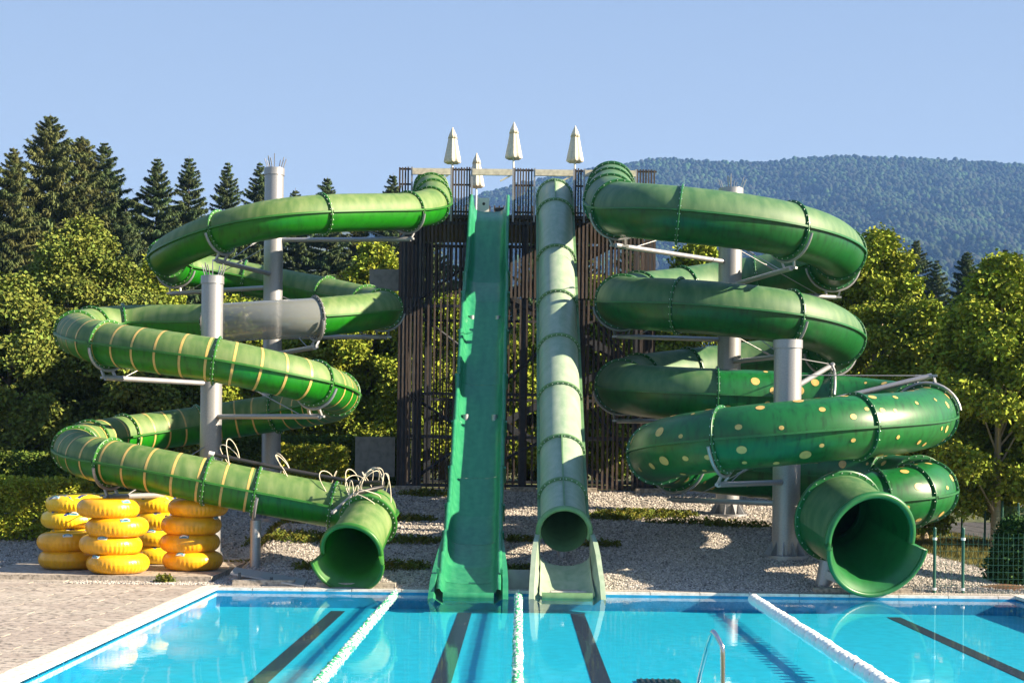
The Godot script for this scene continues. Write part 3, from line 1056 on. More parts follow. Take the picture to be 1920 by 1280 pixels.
func build_pool() -> void:
	var root := Node3D.new()
	root.name = "pool_basin"
	root.set_meta("kind", "structure")
	add_child(root)
	var x0 := -6.07
	var x1 := 10.0
	var d0 := 12.0
	var d1 := 28.56
	var dep := -0.30
	var st := begin()
	quad(st, Vector3(x0, dep, -d0), Vector3(x1, dep, -d0), Vector3(x1, dep, -d1), Vector3(x0, dep, -d1))
	commit(st, "pool_floor", M["pool_liner"], root)
	st = begin()
	for e in [[x0, d0, x0, d1], [x0, d1, x1, d1], [x1, d1, x1, d0], [x1, d0, x0, d0]]:
		quad(st, Vector3(e[0], dep, -e[1]), Vector3(e[2], dep, -e[3]), Vector3(e[2], 0.03, -e[3]), Vector3(e[0], 0.03, -e[1]))
	commit(st, "pool_side", M["pool_wall"], root)
	for e in [[-3.55, 1], [-1.05, 1], [1.17, 1], [7.4, 1]]:
		st = begin()
		box(st, Vector3(e[0], dep + 0.003, -20.0), Vector3(0.27, 0.008, 16.0))
		commit(st, "lane_line", M["lane_line"], root)
	# coping stones
	var stone := begin()
	box(stone, Vector3.ZERO, Vector3(0.28, 0.1, 0.985))
	var sm := mesh_of(stone)
	var z := 12.0
	while z < 28.5:
		for x in [x0 - 0.14, x1 + 0.14]:
			place(sm, "coping_stone", M["coping"], root, Transform3D(Basis(), Vector3(x, 0.045, -z - 0.5)))
		z += 1.0
	var x := x0 - 0.28
	while x < x1 + 0.2:
		place(sm, "coping_stone", M["coping"], root, Transform3D(Basis(Vector3.UP, PI * 0.5).scaled(Vector3(1, 1, 0.45)), Vector3(x + 0.5, 0.035, -d1 - 0.064)))
		x += 1.0
	st = begin()
	quad(st, Vector3(x0, 0, -d0), Vector3(x1, 0, -d0), Vector3(x1, 0, -d1), Vector3(x0, 0, -d1))
	var w := commit(st, "water", M["water"])
	w.set_meta("kind", "structure")

func ridge(px: float) -> float:
	var t := [[-3000, 200], [-400, 330], [400, 400], [700, 445], [880, 478], [900, 484], [960, 500], [1060, 524], [1170, 543], [1230, 554], [1330, 549], [1430, 548], [1500, 557], [1580, 563], [1660, 559], [1800, 556], [1920, 549], [2300, 520], [3000, 400], [5000, 300]]
	for i in t.size() - 1:
		if px <= t[i + 1][0]:
			return lerpf(t[i][1], t[i + 1][1], (px - t[i][0]) / float(t[i + 1][0] - t[i][0]))
	return 300.0

var hill_noise := FastNoiseLite.new()

func hill_y(px: float, k: float) -> float:
	var d := lerpf(800.0, 2600.0, k)
	var up := ridge(px) * 2590.0 / FOCAL
	var y := EYE + up * (0.10 * k + 0.90 * pow(k, 1.35)) - 14.0
	y += hill_noise.get_noise_2d(px * d / FOCAL, d * 0.6) * 60.0 * sin(k * PI)
	return y if k < 1.0 else y

func build_hill() -> void:
	hill_noise.seed = 4
	hill_noise.frequency = 0.0035
	var st := begin()
	var rows := []
	for j in 40:
		var k := j / 38.0
		var row := []
		for i in 121:
			var px := -1500.0 + 45.0 * i
			var d := lerpf(800.0, 2600.0, k)
			var y := hill_y(px, minf(k, 1.0))
			if j == 0: y = -5.0
			if j == 39: y -= 60.0
			row.append(Vector3((px - 975.0) * d / FOCAL, y, -d))
		rows.append(row)
	grid(st, rows)
	var h := commit(st, "hill", M["turf"])
	h.set_meta("kind", "structure")
	# the wood on the hillside
	st = begin()
	var ball := []
	var r2 := RandomNumberGenerator.new()
	r2.seed = 7
	for j in 7:
		var a := PI * j / 6.0
		var row := []
		for i in 10:
			var t := TAU * (i % 9) / 9.0
			var rr := 0.5 * (1.0 + (r2.randf_range(-0.22, 0.28) if j > 0 and j < 6 and i < 9 else 0.0))
			var v := Vector3(cos(t) * sin(a) * rr, 0.62 * cos(a) * (1.0 if j < 3 else 0.8), sin(t) * sin(a) * rr)
			row.append(v)
		row[9] = row[0]
		ball.append(row)
	grid(st, ball)
	var crown := mesh_of(st)
	var at: Array[Transform3D] = []
	var col: Array[Color] = []
	for i in 80000:
		var k := pow(rng.randf(), 0.75) * 1.01
		var px := rng.randf_range(700.0, 2150.0)
		if px < 980.0 and k < 0.4: continue
		var d := lerpf(800.0, 2600.0, k)
		var s := rng.randf_range(4.5, 10.5)
		var y := hill_y(px, minf(k, 1.0)) + s * rng.randf_range(0.25, 0.6)
		at.append(Transform3D(Basis(Vector3.UP, rng.randf() * TAU).scaled(Vector3(s, s * rng.randf_range(1.0, 1.6), s)), Vector3((px - 975.0) * d / FOCAL, y, -d)))
		var v := rng.randf_range(0.6, 1.4) * (1.0 + 0.7 * hill_noise.get_noise_2d(px * 3.0 + 900.0, d * 2.0))
		col.append(Color(0.026 * v, (0.042 + rng.randf_range(-0.012, 0.016)) * v, 0.022 * v))
	var o := copies("forest", crown, at, col, M["far_leaf"], self)
	tag(o, "hazy wooded hillside beyond the tower", "forest", "", "stuff")

func copies(called: String, mesh: Mesh, at: Array[Transform3D], col: Array[Color], m: Material, parent: Node) -> MultiMeshInstance3D:
	var mm := MultiMesh.new()
	mm.transform_format = MultiMesh.TRANSFORM_3D
	mm.use_colors = true
	mm.mesh = mesh
	mm.instance_count = at.size()
	for i in at.size():
		mm.set_instance_transform(i, at[i])
		mm.set_instance_color(i, col[i])
	var o := MultiMeshInstance3D.new()
	o.name = numbered(called) if parent == self else called
	o.multimesh = mm
	o.material_override = m
	parent.add_child(o, true)
	if parent != self: o.transform = world_of(parent).affine_inverse()
	return o

# ---------------------------------------------------------------- tower
func slat(root: Node, x: float, d: float, y0: float, y1: float, w: float, turn := 0.0) -> void:
	var key := "slat%.2f_%.2f" % [w, y1 - y0]
	if not M.has(key):
		var st := begin()
		box(st, Vector3(0, (y1 - y0) * 0.5, 0), Vector3(w, y1 - y0, 0.04))
		M[key] = mesh_of(st)
	var o := place(M[key], "slat", M["timber%d" % (rng.randi() % 4)], root, Transform3D(Basis(Vector3.UP, turn + rng.randfn(0, 0.02)), Vector3(x + rng.randfn(0, 0.004), y0 + rng.randfn(0, 0.006), -d)))
	o.rotation.z = rng.randfn(0, 0.0008)

func build_tower() -> void:
	var root := thing("slide_tower", ground_point(0.15, 42.2), "tall dark timber slatted tower from which the slides start", "tower")
	var D := 42.2
	var y0 := 1.72
	# front wall
	var x := -3.62
	while x < 3.95:
		slat(root, x, D, 7.4, 9.72, 0.062)
		x += 0.118
	x = -3.62
	while x < -1.7:
		slat(root, x, D, y0, 7.36, 0.05)
		x += 0.19 if x > -3.0 else 0.11
	x = -0.42
	while x < 1.5:
		slat(root, x, D, y0, 7.36, 0.05)
		x += 0.195
	x = 1.55
	while x < 3.95:
		slat(root, x, D, y0, 7.36, 0.062)
		x += 0.15
	# pillars above the platform
	for p in [[-3.66, -3.36], [-2.08, -1.58], [-0.24, 0.28], [1.56, 1.76], [3.40, 3.94]]:
		x = p[0]
		while x < p[1] + 0.01:
			slat(root, x, D, 9.74, 11.25, 0.045)
			x += 0.083
		for y in [9.95, 10.75, 11.2]:
			var st := begin()
			box(st, Vector3((p[0] + p[1]) * 0.5, y, -D - 0.05), Vector3(p[1] - p[0] + 0.06, 0.05, 0.04))
			commit(st, "rail", M["timber1"], root)
		for e in [p[0] - 0.05, p[1] + 0.06]:
			if e < -3.7 or e > 3.95: continue
			var st := begin()
			box(st, Vector3(e, 10.45, -D + 0.02), Vector3(0.055, 1.6, 0.06))
			commit(st, "post", M["zinc"], root)
	for p in [[-3.28, -2.16], [-1.5, -0.32], [0.36, 1.48], [1.84, 3.34]]:
		var st := begin()
		box(st, Vector3((p[0] + p[1]) * 0.5, 11.12, -D + 0.02), Vector3(p[1] - p[0], 0.18, 0.1))
		commit(st, "cross_beam", M["cream"], root)
		st = begin()
		bar(st, Vector3(p[1] - 0.36, 10.86, -D + 0.02), Vector3(p[1] - 0.06, 11.02, -D + 0.02), 0.05, 0.04)
		commit(st, "beam_bracket", M["cream"], root)
	# frame of steel posts, rails and braces behind the slats
	for px in [-3.5, -3.08, -1.6, 0.08, 1.82, 3.8]:
		for dd in [D + 0.28, D + 4.9]:
			var st := begin()
			box(st, Vector3(px, (y0 + 9.7) * 0.5, -dd), Vector3(0.2, 9.7 - y0, 0.2))
			commit(st, "steel_post", M["dark_steel"], root)
	for y in [1.82, 3.27, 4.54, 7.15, 9.62]:
		for dd in [D + 0.09, D + 5.0]:
			var st := begin()
			box(st, Vector3(0.15, y, -dd), Vector3(7.6, 0.09, 0.06))
			commit(st, "steel_rail", M["dark_steel"], root)
		for px in [-3.5, 3.8]:
			var st := begin()
			box(st, Vector3(px, y, -D - 2.6), Vector3(0.08, 0.09, 4.6))
			commit(st, "steel_rail", M["dark_steel"], root)
	for b in [[-3.3, 7.15, -0.9, 8.95], [-3.3, 7.05, -0.9, 5.3], [-3.3, 4.5, -0.9, 2.95], [-3.3, 1.9, -0.9, 3.6], [-0.6, 7.4, 0.6, 6.95], [-0.7, 4.7, 0.6, 5.9], [-0.7, 2.5, 0.7, 3.2], [1.9, 7.1, 3.7, 5.0], [1.9, 4.4, 3.7, 2.2]]:
		var st := begin()
		rod(st, Vector3(b[0], b[1], -D - 0.2), Vector3(b[2], b[3], -D - 0.2), 0.045, -1.0, 10)
		commit(st, "brace", M["dark_steel"], root)
	# back and side walls
	x = -3.6
	while x < 3.95:
		slat(root, x, D + 5.15, y0, 9.7, 0.05)
		x += 0.2
	for sx in [-3.66, 3.96]:
		var d := D + 0.25
		while d < D + 5.1:
			slat(root, sx, d, y0, 9.7, 0.06, PI * 0.5)
			d += 0.24
	var st := begin()
	box(st, Vector3(0.15, 9.82, -D - 2.6), Vector3(7.6, 0.1, 5.1))
	commit(st, "platform", M["deck_grey"], root)
	# rail round the back of the platform
	x = -3.5
	while x < 3.9:
		slat(root, x, D + 5.1, 9.9, 11.0, 0.05)
		x += 0.16
	st = begin()
	box(st, Vector3(0.15, 10.5, -D - 5.03), Vector3(7.5, 0.1, 0.05))
	commit(st, "rail", M["timber1"], root)
	# stairs inside
	for k in 4:
		var up := y0 + k * 2.0
		var from := Vector3(-0.6 if k % 2 else 3.2, up, -D - 2.2 - 1.3 * (k % 2))
		var to := Vector3(3.2 if k % 2 else -0.6, up + 2.0, from.z)
		for e in [-0.5, 0.5]:
			st = begin()
			bar(st, from + Vector3(0, 0, e), to + Vector3(0, 0, e), 0.05, 0.2)
			commit(st, "stair_stringer", M["dark_steel"], root)
		for q in 11:
			st = begin()
			box(st, from.lerp(to, (q + 0.5) / 11.0) + Vector3(0, 0.08, 0), Vector3(0.28, 0.04, 0.95))
			commit(st, "stair_tread", M["timber1"], root)
	# footings
	for px in [-3.3, 0.1, 1.9, 3.8]:
		st = begin()
		box(st, Vector3(px, 1.70, -D + 0.05), Vector3(0.75, 0.2, 0.7))
		commit(st, "footing", M["concrete"], root)
	st = begin()
	box(st, P(720, 525, D + 1.2), Vector3(0.9, 0.66, 0.05))
	commit(st, "side_panel", M["panel_grey"], root)
	# grey sheet cabinet beside the tower's foot
	var cab := thing("utility_cabinet", ground_point(-4.2, 42.9), "grey sheet metal panel on a brown post beside the tower's foot", "cabinet")
	st = begin()
	var c := P(703, 856, 42.9)
	box(st, c, Vector3(1.2, 1.2, 0.06))
	commit(st, "sheet", M["panel_grey"], cab)
	st = begin()
	box(st, Vector3(c.x - 0.1, (c.y - 0.6 + gh(c.x, 43.0)) * 0.5 - 0.02, c.z - 0.06), Vector3(0.13, c.y - 0.5 - gh(c.x, 43.0) + 0.1, 0.1))
	commit(st, "post", M["timber2"], cab)
	# notice board and control box on the platform
	var nb := thing("notice_board", Vector3(-1.10, 9.87, -43.2), "white notice board with a small round emblem at the top of the chute", "sign")
	st = begin()
	box(st, P(906, 384, 43.2), Vector3(0.36, 0.42, 0.03))
	commit(st, "board", M["white_plastic"], nb)
	st = begin()
	rod(st, P(907, 382, 43.18), P(907, 382, 43.17), 0.045, -1.0, 14)
	commit(st, "emblem", M["black_plastic"], nb)
	st = begin()
	var low := P(906, 398, 43.22)
	rod(st, Vector3(low.x, 9.86, low.z), low + Vector3(0, 0.1, 0), 0.02)
	commit(st, "post", M["zinc"], nb)
	var cb := thing("control_box", Vector3(-0.65, 9.87, -43.6), "dark control box standing behind the top of the chute", "box")
	st = begin()
	box(st, Vector3(-0.63, 10.06, -43.6), Vector3(0.42, 0.38, 0.3))
	commit(st, "casing", M["black_plastic"], cb)
	st = begin()
	box(st, Vector3(-0.63, 10.27, -43.6), Vector3(0.48, 0.035, 0.36))
	commit(st, "lid", M["dark_steel"], cb)

func build_umbrellas() -> void:
	var spots := [[848, 305, 42.55, 66.0, "closed cream umbrella, leftmost of the three tall ones on the tower"], [893, 350, 46.0, 63.0, "lowest closed cream umbrella, standing farther back on the tower platform"],
		[963, 297, 42.55, 68.0, "closed cream umbrella, middle and highest one on the tower"], [1078, 303, 42.55, 67.0, "closed cream umbrella, rightmost one on the tower beside the dark green slide"]]
	for s in spots:
		var foot := P(s[0], s[1], s[2])
		var k: float = s[3] * s[2] / FOCAL
		var root := thing("umbrella", Vector3(foot.x, 9.87, foot.z), s[4], "umbrella", "closed umbrellas on the tower")
		var st := begin()
		lathe(st, foot, [Vector2(0.05, 0.03), Vector2(0.20, -0.02), Vector2(0.235, 0.02), Vector2(0.22, 0.12 * k), Vector2(0.165, 0.40 * k), Vector2(0.125, 0.62 * k), Vector2(0.11, 0.70 * k)], 48, 0.11, 8)
		commit(st, "canopy", M["canvas"], root)
		st = begin()
		lathe(st, foot, [Vector2(0.09, 0.69 * k), Vector2(0.135, 0.685 * k), Vector2(0.10, 0.80 * k), Vector2(0.04, 0.93 * k), Vector2(0.012, 1.0 * k), Vector2(0.0, 1.01 * k)], 32, 0.08, 8)
		commit(st, "top_cap", M["canvas"], root)
		st = begin()
		rod(st, Vector3(foot.x, 9.87, foot.z), foot + Vector3(0, 0.6 * k, 0), 0.028)
		commit(st, "pole", M["white_plastic"], root)

# ---------------------------------------------------------------- swim rings
func ring_mesh(seed_: int) -> ArrayMesh:
	var st := SurfaceTool.new()
	st.begin(Mesh.PRIMITIVE_TRIANGLES)
	var nr := RandomNumberGenerator.new()
	nr.seed = seed_
	var ph := nr.randf() * TAU
	var nu := 192
	var nv := 28
	var pt := func(i: int, j: int) -> Vector3:
		var u := TAU * i / nu
		var v := TAU * j / nv
		var side := clampf(1.0 - absf(wrapf(v + 0.35, -PI, PI)) / 0.75, 0.0, 1.0)
		var inner := clampf(1.0 - absf(wrapf(v - PI, -PI, PI)) / 0.9, 0.0, 1.0)
		var b := 0.21 - 0.02 * side * pow(0.5 + 0.5 * cos(u * 44.0 + ph), 2.0) * (0.65 + 0.35 * sin(u * 5.0 + ph)) - 0.02 * inner * (0.5 + 0.5 * cos(u * 24.0))
		b *= 1.0 + 0.012 * sin(u * 3.0 + ph)
		var r := 0.445 + b * cos(v)
		return Vector3(cos(u) * r, b * 0.97 * sin(v), sin(u) * r)
	st.set_smooth_group(1)
	for i in nu:
		for j in nv:
			for q in [[0, 0], [0, 1], [1, 1], [0, 0], [1, 1], [1, 0]]:
				st.set_uv(Vector2((i + q[0]) / float(nu), (j + q[1]) / float(nv)))
				st.add_vertex(pt.call((i + q[0]), (j + q[1])))
	st.generate_normals()
	return st.commit()

func print_texture() -> ImageTexture:
	# the waves and bubbles printed on top of the lemon yellow rings
	var im := Image.create(1024, 256, false, Image.FORMAT_RGB8)
	im.fill(lin(0.88, 0.56, 0.018))
	var n := FastNoiseLite.new()
	n.seed = 6
	n.frequency = 0.012
	var navy := lin(0.018, 0.04, 0.19)
	var sky_ := lin(0.12, 0.28, 0.42)
	for x in 1024:
		var t := x / 1024.0 * TAU
		var mid := 44.0 + 15.0 * sin(t * 5.0) + 6.0 * sin(t * 11.0 + 1.0)
		var w := 7.0 + 5.0 * sin(t * 10.0 + 0.7)
		for y in range(12, 92):
			var e := absf(y - mid)
			var v := n.get_noise_2d(x, y * 1.5)
			if e < w + v * 16.0 and v < 0.22: im.set_pixel(x, y, navy if v < 0.06 else sky_)
	return ImageTexture.create_from_image(im)

func build_rings() -> void:
	var meshes := [ring_mesh(1), ring_mesh(2), ring_mesh(3)]
	var lemon := mat("lemon_vinyl", Color.WHITE, 0.32)
	lemon.albedo_texture = print_texture()
	var grip := begin()
	var gp := []
	for k in 9:
		var t := PI * k / 8.0
		gp.append(Vector3(cos(t) * 0.075, sin(t) * 0.045, 0))
	hose(grip, gp, 0.013, 8)
	var grip_mesh := mesh_of(grip)
	var pad := begin()
	box(pad, Vector3.ZERO, Vector3(0.2, 0.008, 0.07))
	var pad_mesh := mesh_of(pad)
	var valve := begin()
	rod(valve, Vector3.ZERO, Vector3(0, 0.03, 0), 0.022, 0.018, 12)
	var valve_mesh := mesh_of(valve)
	var order := ["bottom", "second", "third", "topmost"]
	var stacks := [
		{"px": [222, 207, 220, 203], "d": 30.3, "m": 0, "say": "of the nearest stack"},
		{"px": [361, 355, 358, 370], "d": 31.25, "m": 0, "say": "of the stack nearest the slide post"},
		{"px": [131, 127], "d": 31.25, "m": 0, "say": "of the low two-ring stack"},
		{"px": [150, 146, 131, 140], "d": 32.75, "m": 1, "say": "of the back left stack behind the low one"},
		{"px": [300, 298, 302, 297], "d": 32.9, "m": 1, "say": "of the back stack between the two front stacks"},
		{"px": [222, 226, 224, 221], "d": 34.1, "m": 1, "say": "of the rearmost stack, mostly hidden"}]
	for s in stacks:
		for k in s.px.size():
			var c := P(s.px[k], 1000, s.d)
			var y: float = 0.41 + 0.388 * k
			var root := Node3D.new()
			root.name = numbered("swim_ring")
			add_child(root)
			var turn := rng.randf() * TAU
			var tilt := 0.0 if k == 0 else rng.randf_range(-0.035, 0.035)
			root.transform = Transform3D(Basis.from_euler(Vector3(tilt * 0.6, 0, tilt)) * Basis(Vector3.UP, turn), Vector3(c.x, y, c.z + rng.randf_range(-0.04, 0.04)))
			var kind := "orange yellow inflatable ring" if s.m == 0 else "lemon yellow blue-printed ring"
			var say: String = order[k] if s.px.size() > 2 else ["lower", "upper"][k]
			tag(root, "%s, %s %s" % [kind, say, s.say], "swim ring", "inflatable rings stacked beside the pool")
			var o := MeshInstance3D.new()
			o.name = "tube"
			o.mesh = meshes[rng.randi() % 3]
			o.material_override = M["orange_vinyl"] if s.m == 0 else lemon
			root.add_child(o, true)
			for e in 2:
				# grips on the outer shoulder
				var a := e * PI + 0.5
				var b := Basis(Vector3.UP, -a + PI * 0.5)
				var at := Vector3(cos(a) * 0.58, 0.155, sin(a) * 0.58)
				var base := MeshInstance3D.new()
				base.name = "grip_pad"
				base.mesh = pad_mesh
				base.material_override = M["white_plastic"] if (k + e) % 2 else M["blue_plastic"]
				root.add_child(base, true)
				base.transform = Transform3D(b * Basis(Vector3.RIGHT, 0.75), at)
				var g := MeshInstance3D.new()
				g.name = "grip"
				g.mesh = grip_mesh
				g.material_override = M["blue_plastic"] if (k + e) % 2 else M["white_plastic"]
				root.add_child(g, true)
				g.transform = Transform3D(b * Basis(Vector3.RIGHT, 0.75), at)
			var vv := MeshInstance3D.new()
			vv.name = "valve"
			vv.mesh = valve_mesh
			vv.material_override = M["black_plastic"]
			root.add_child(vv, true)
			vv.transform = Transform3D(Basis(Vector3.FORWARD, -1.2), Vector3(0.445 + 0.19, 0.07, 0))

# ---------------------------------------------------------------- small things
func build_small_things() -> void:
	# black feed pipe with spray hoses over the striped slide's last run
	var path: Path = left_coil.path
	var pipe := thing("spray_pipe", ground_point(-4.0, 31.0), "black water pipe with looping white spray hoses along the striped slide", "pipe")
	var line := []
	var s0: float = path.marks[45]
	var s1: float = path.total
	for k in 25:
		var f := path.at(lerpf(s0, s1, k / 24.0))
		var side: Vector3 = f[2] * (-1.0)
		if side.z > 0: side = -side
		line.append(f[0] + f[3] * 0.585 + side * 0.20)
	var st := begin()
	hose(st, line, 0.045, 12)
	commit(st, "main_pipe", M["black_plastic"], pipe)
	st = begin()
	rod(st, line[0], line[0] + (line[0] - line[1]).normalized() * 0.12, 0.055, -1.0, 14)
	commit(st, "end_cap", M["white_plastic"], pipe)
	for k in [1, 8, 15, 21]:
		st = begin()
		var f := path.at(lerpf(s0, s1, k / 24.0))
		bar(st, line[k], on(f, 0.47, 0.45 if f[2].z < 0 else -0.45), 0.04, 0.02)
		commit(st, "pipe_clip", M["zinc"], pipe)
	var hoses := [[3, 1], [3, -1], [9, 1], [9, -1], [14, 1], [14, -1], [17, 1], [18, -1], [18, 1], [19, 1], [20, 1], [20, -1], [21, 1], [22, 1], [22, -1], [23, 1], [23, -1], [24, 1], [24, -1]]
	for h in hoses:
		var i: int = h[0]
		var f := path.at(lerpf(s0, s1, i / 24.0))
		var near := 1.0 if f[2].z > 0 else -1.0
		var a: Vector3 = line[i]
		var ang: float = near * rng.randf_range(0.15, 1.0) if h[1] > 0 else -near * rng.randf_range(0.65, 0.95)
		var b: Vector3 = on(f, 0.48, ang) + f[1] * rng.randf_range(-0.22, 0.22)
		var pts := []
		var up := rng.randf_range(0.22, 0.5)
		var lean: Vector3 = f[1] * rng.randf_range(-0.34, 0.34)
		for k in 15:
			var t := k / 14.0
			var bulge := sin(PI * t)
			pts.append(a.lerp(b, t * t * (3 - 2 * t)) + Vector3(0, up * pow(bulge, 0.75), 0) + lean * bulge)
		st = begin()
		hose(st, pts, 0.0095, 7)
		commit(st, "spray_hose", M["cream_hose"], pipe)
	# a steel strut that carries the pipe over the mouth
	st = begin()
	bar(st, P(622, 962, 29.6), P(665, 925, 30.2), 0.07, 0.05)
	commit(st, "strut", M["zinc"], pipe)
	# sheet hatch near the pool corner
	var hatch := thing("pump_hatch", P(500, 1100, 29.2), "grey sheet metal hatch lid propped on a low frame at the pool's end", "hatch")
	st = begin()
	var ha := P(436, 1068, 29.5)
	var hb := P(572, 1092, 29.0)
	var mid := (ha + hb) * 0.5
	var zz := Vector3(0, 0.08, -0.5)
	var dir := (hb - ha)
	quad(st, ha - zz * 0.5, hb - zz * 0.5, hb + zz * 0.5, ha + zz * 0.5)
	var dn := Vector3(0, -0.035, 0)
	quad(st, ha - zz * 0.5, ha - zz * 0.5 + dn, hb - zz * 0.5 + dn, hb - zz * 0.5)
	quad(st, hb - zz * 0.5, hb - zz * 0.5 + dn, hb + zz * 0.5 + dn, hb + zz * 0.5)
	quad(st, ha + zz * 0.5 + dn, hb + zz * 0.5 + dn, hb - zz * 0.5 + dn, ha - zz * 0.5 + dn)
	quad(st, ha - zz * 0.5, ha + zz * 0.5, ha + zz * 0.5 + dn, ha - zz * 0.5 + dn)
	commit(st, "lid", M["zinc"], hatch)
	st = begin()
	box(st, Vector3(mid.x - 0.05, 0.15, -29.15), Vector3(1.25, 0.12, 0.5))
	commit(st, "frame", M["concrete"], hatch)
	for k in [-0.55, 0.1]:
		st = begin()
		var t: float = (k + 0.73) / 1.46
		box(st, Vector3(mid.x + k, (0.2 + lerpf(ha.y, hb.y, t)) * 0.5, -29.0), Vector3(0.05, lerpf(ha.y, hb.y, t) - 0.17, 0.05))
		commit(st, "prop", M["dark_steel"], hatch)
	# concrete sheet between the two straight slides
	var slab := thing("splash_panel", Vector3(-0.03, 0.12, -29.0), "grey flat panel between the feet of the two straight slides", "panel")
	st = begin()
	box(st, P(973, 1088, 28.95), Vector3(0.55, 0.46, 0.05), Basis(Vector3.RIGHT, -0.5))
	commit(st, "sheet", M["panel_grey"], slab)
	st = begin()
	box(st, P(973, 1108, 28.9), Vector3(0.6, 0.1, 0.1))
	commit(st, "foot_rail", M["dark_steel"], slab)
	# low concrete kerbs under the slide mouths
	for q in [[-3.3, 28.95, 1.6, "low concrete block under the striped slide's mouth"], [7.0, 28.95, 2.0, "low concrete block under the dotted slide's mouth"]]:
		st = begin()
		box(st, Vector3(q[0], 0.12, -q[1]), Vector3(q[2], 0.12, 0.24))
		tag(commit(st, "kerb_block", M["concrete"]), q[3], "block", "concrete blocks under the slide mouths")
	# lane ropes
	rope(-2.47, 0.072, 0.085, [M["float_white"], M["float_green"]], "green and white speckled lane rope in front of the striped slide", true)
	rope(0.0, 0.072, 0.085, [M["float_white"], M["float_green"]], "green and white speckled lane rope between the two straight slides", true)
	rope(4.66, 0.11, 0.28, [M["float_white"]], "white lane rope of large discs right of the straight slides", false)
	# handrail at the near edge
	var rail := thing("pool_ladder", Vector3(1.9, 0.1, -13.0), "shiny stainless steel ladder handrail rising at the near pool edge", "ladder")
	for e in 2:
		st = begin()
		var a := P(1338.0 - e * 1.0, 1184.0 + e * 2.0, 13.4 + e * 0.5)
		var pts := []
		if e == 0:
			pts = [a + Vector3(0.0, -0.02, -0.08), a, a + Vector3(0.03, -0.045, 0.03), a + Vector3(0.065, -0.12, 0.06), a + Vector3(0.08, -0.25, 0.08), a + Vector3(0.085, -1.4, 0.1)]
		else:
			pts = [P(1338, 1184, 13.48), P(1335, 1190, 13.6), P(1327, 1212, 13.8), P(1318, 1245, 13.9), P(1308, 1290, 13.95), P(1296, 1400, 14.0)]
		hose(st, spline(pts, 0.03)[0], 0.024 if e == 0 else 0.02, 12)
		commit(st, "handrail", M["steel"], rail)
	for k in 2:
		st = begin()
		box(st, Vector3(1.86, -0.05 - k * 0.12, -13.55), Vector3(0.12, 0.03, 0.5))
		commit(st, "step", M["steel"], rail)
	var grate := thing("drain_grate", Vector3(1.75, -0.29, -18.1), "dark drain grate on the pool floor near the handrail", "grate")
	st = begin()
	box(st, P(1236, 1279, 19.8) * Vector3(1, 0, 1) + Vector3(0, -0.285, 0), Vector3(0.6, 0.03, 0.36))
	commit(st, "frame", M["lane_line"], grate)
	for k in 7:
		st = begin()
		box(st, P(1236, 1279, 19.8) * Vector3(1, 0, 1) + Vector3(-0.24 + k * 0.08, -0.265, 0), Vector3(0.03, 0.02, 0.3))
		commit(st, "slat", M["dark_steel"], grate)
	car()

func rope(x: float, r: float, gap: float, mats: Array, label: String, speckled: bool) -> void:
	var root := thing("lane_rope", Vector3(x, 0.0, -28.4), label, "lane rope", "lane ropes across the pool")
	var st := begin()
	rod(st, Vector3(x, 0.01, -12.2), Vector3(x, 0.01, -28.45), 0.012, -1.0, 6)
	rod(st, Vector3(x, 0.01, -28.45), Vector3(x, 0.1, -28.62), 0.012, -1.0, 6)
	commit(st, "cable", M["white_plastic"], root)
	# one float: a disc with a waist
	st = begin()
	var rows := []
	var prof := [[0.0, -0.5], [0.32, -0.5], [0.34, -0.25], [0.88, -0.2], [1.0, -0.08], [1.0, 0.04], [0.88, 0.15], [0.34, 0.2], [0.32, 0.5], [0.0, 0.5]]
	for p in prof:
		var row := []
		for i in 13:
			var t := TAU * i / 12.0
			var rr: float = p[0] * r * (1.0 + (0.12 * cos(t * 6.0) if speckled and p[0] > 0.9 else 0.0))
			row.append(Vector3(cos(t) * rr, sin(t) * rr, p[1] * gap * 0.95))
		rows.append(row)
	grid(st, rows)
	var fm := mesh_of(st)
	var z := 14.2
	var k := 0
	var far: Array[Transform3D] = []
	while z < 28.4:
		var jig := Vector3(rng.randfn(0, 0.006), 0.012 + rng.randfn(0, 0.004), 0)
		var m: Material = mats[k % mats.size()]
		if not speckled:
			# the faint red bands of the white rope
			m = mats[0]
		place(fm, "float", m, root, Transform3D(Basis(Vector3.BACK, rng.randf() * TAU), Vector3(x, 0, -z) + jig))
		if not speckled and k % 3 == 0:
			var b := begin()
			rod(b, Vector3(x, 0.012, -z - gap * 0.45), Vector3(x, 0.012, -z - gap * 0.6), r * 0.7, -1.0, 10)
			commit(b, "band", M["float_red"], root)
		z += gap
		k += 1

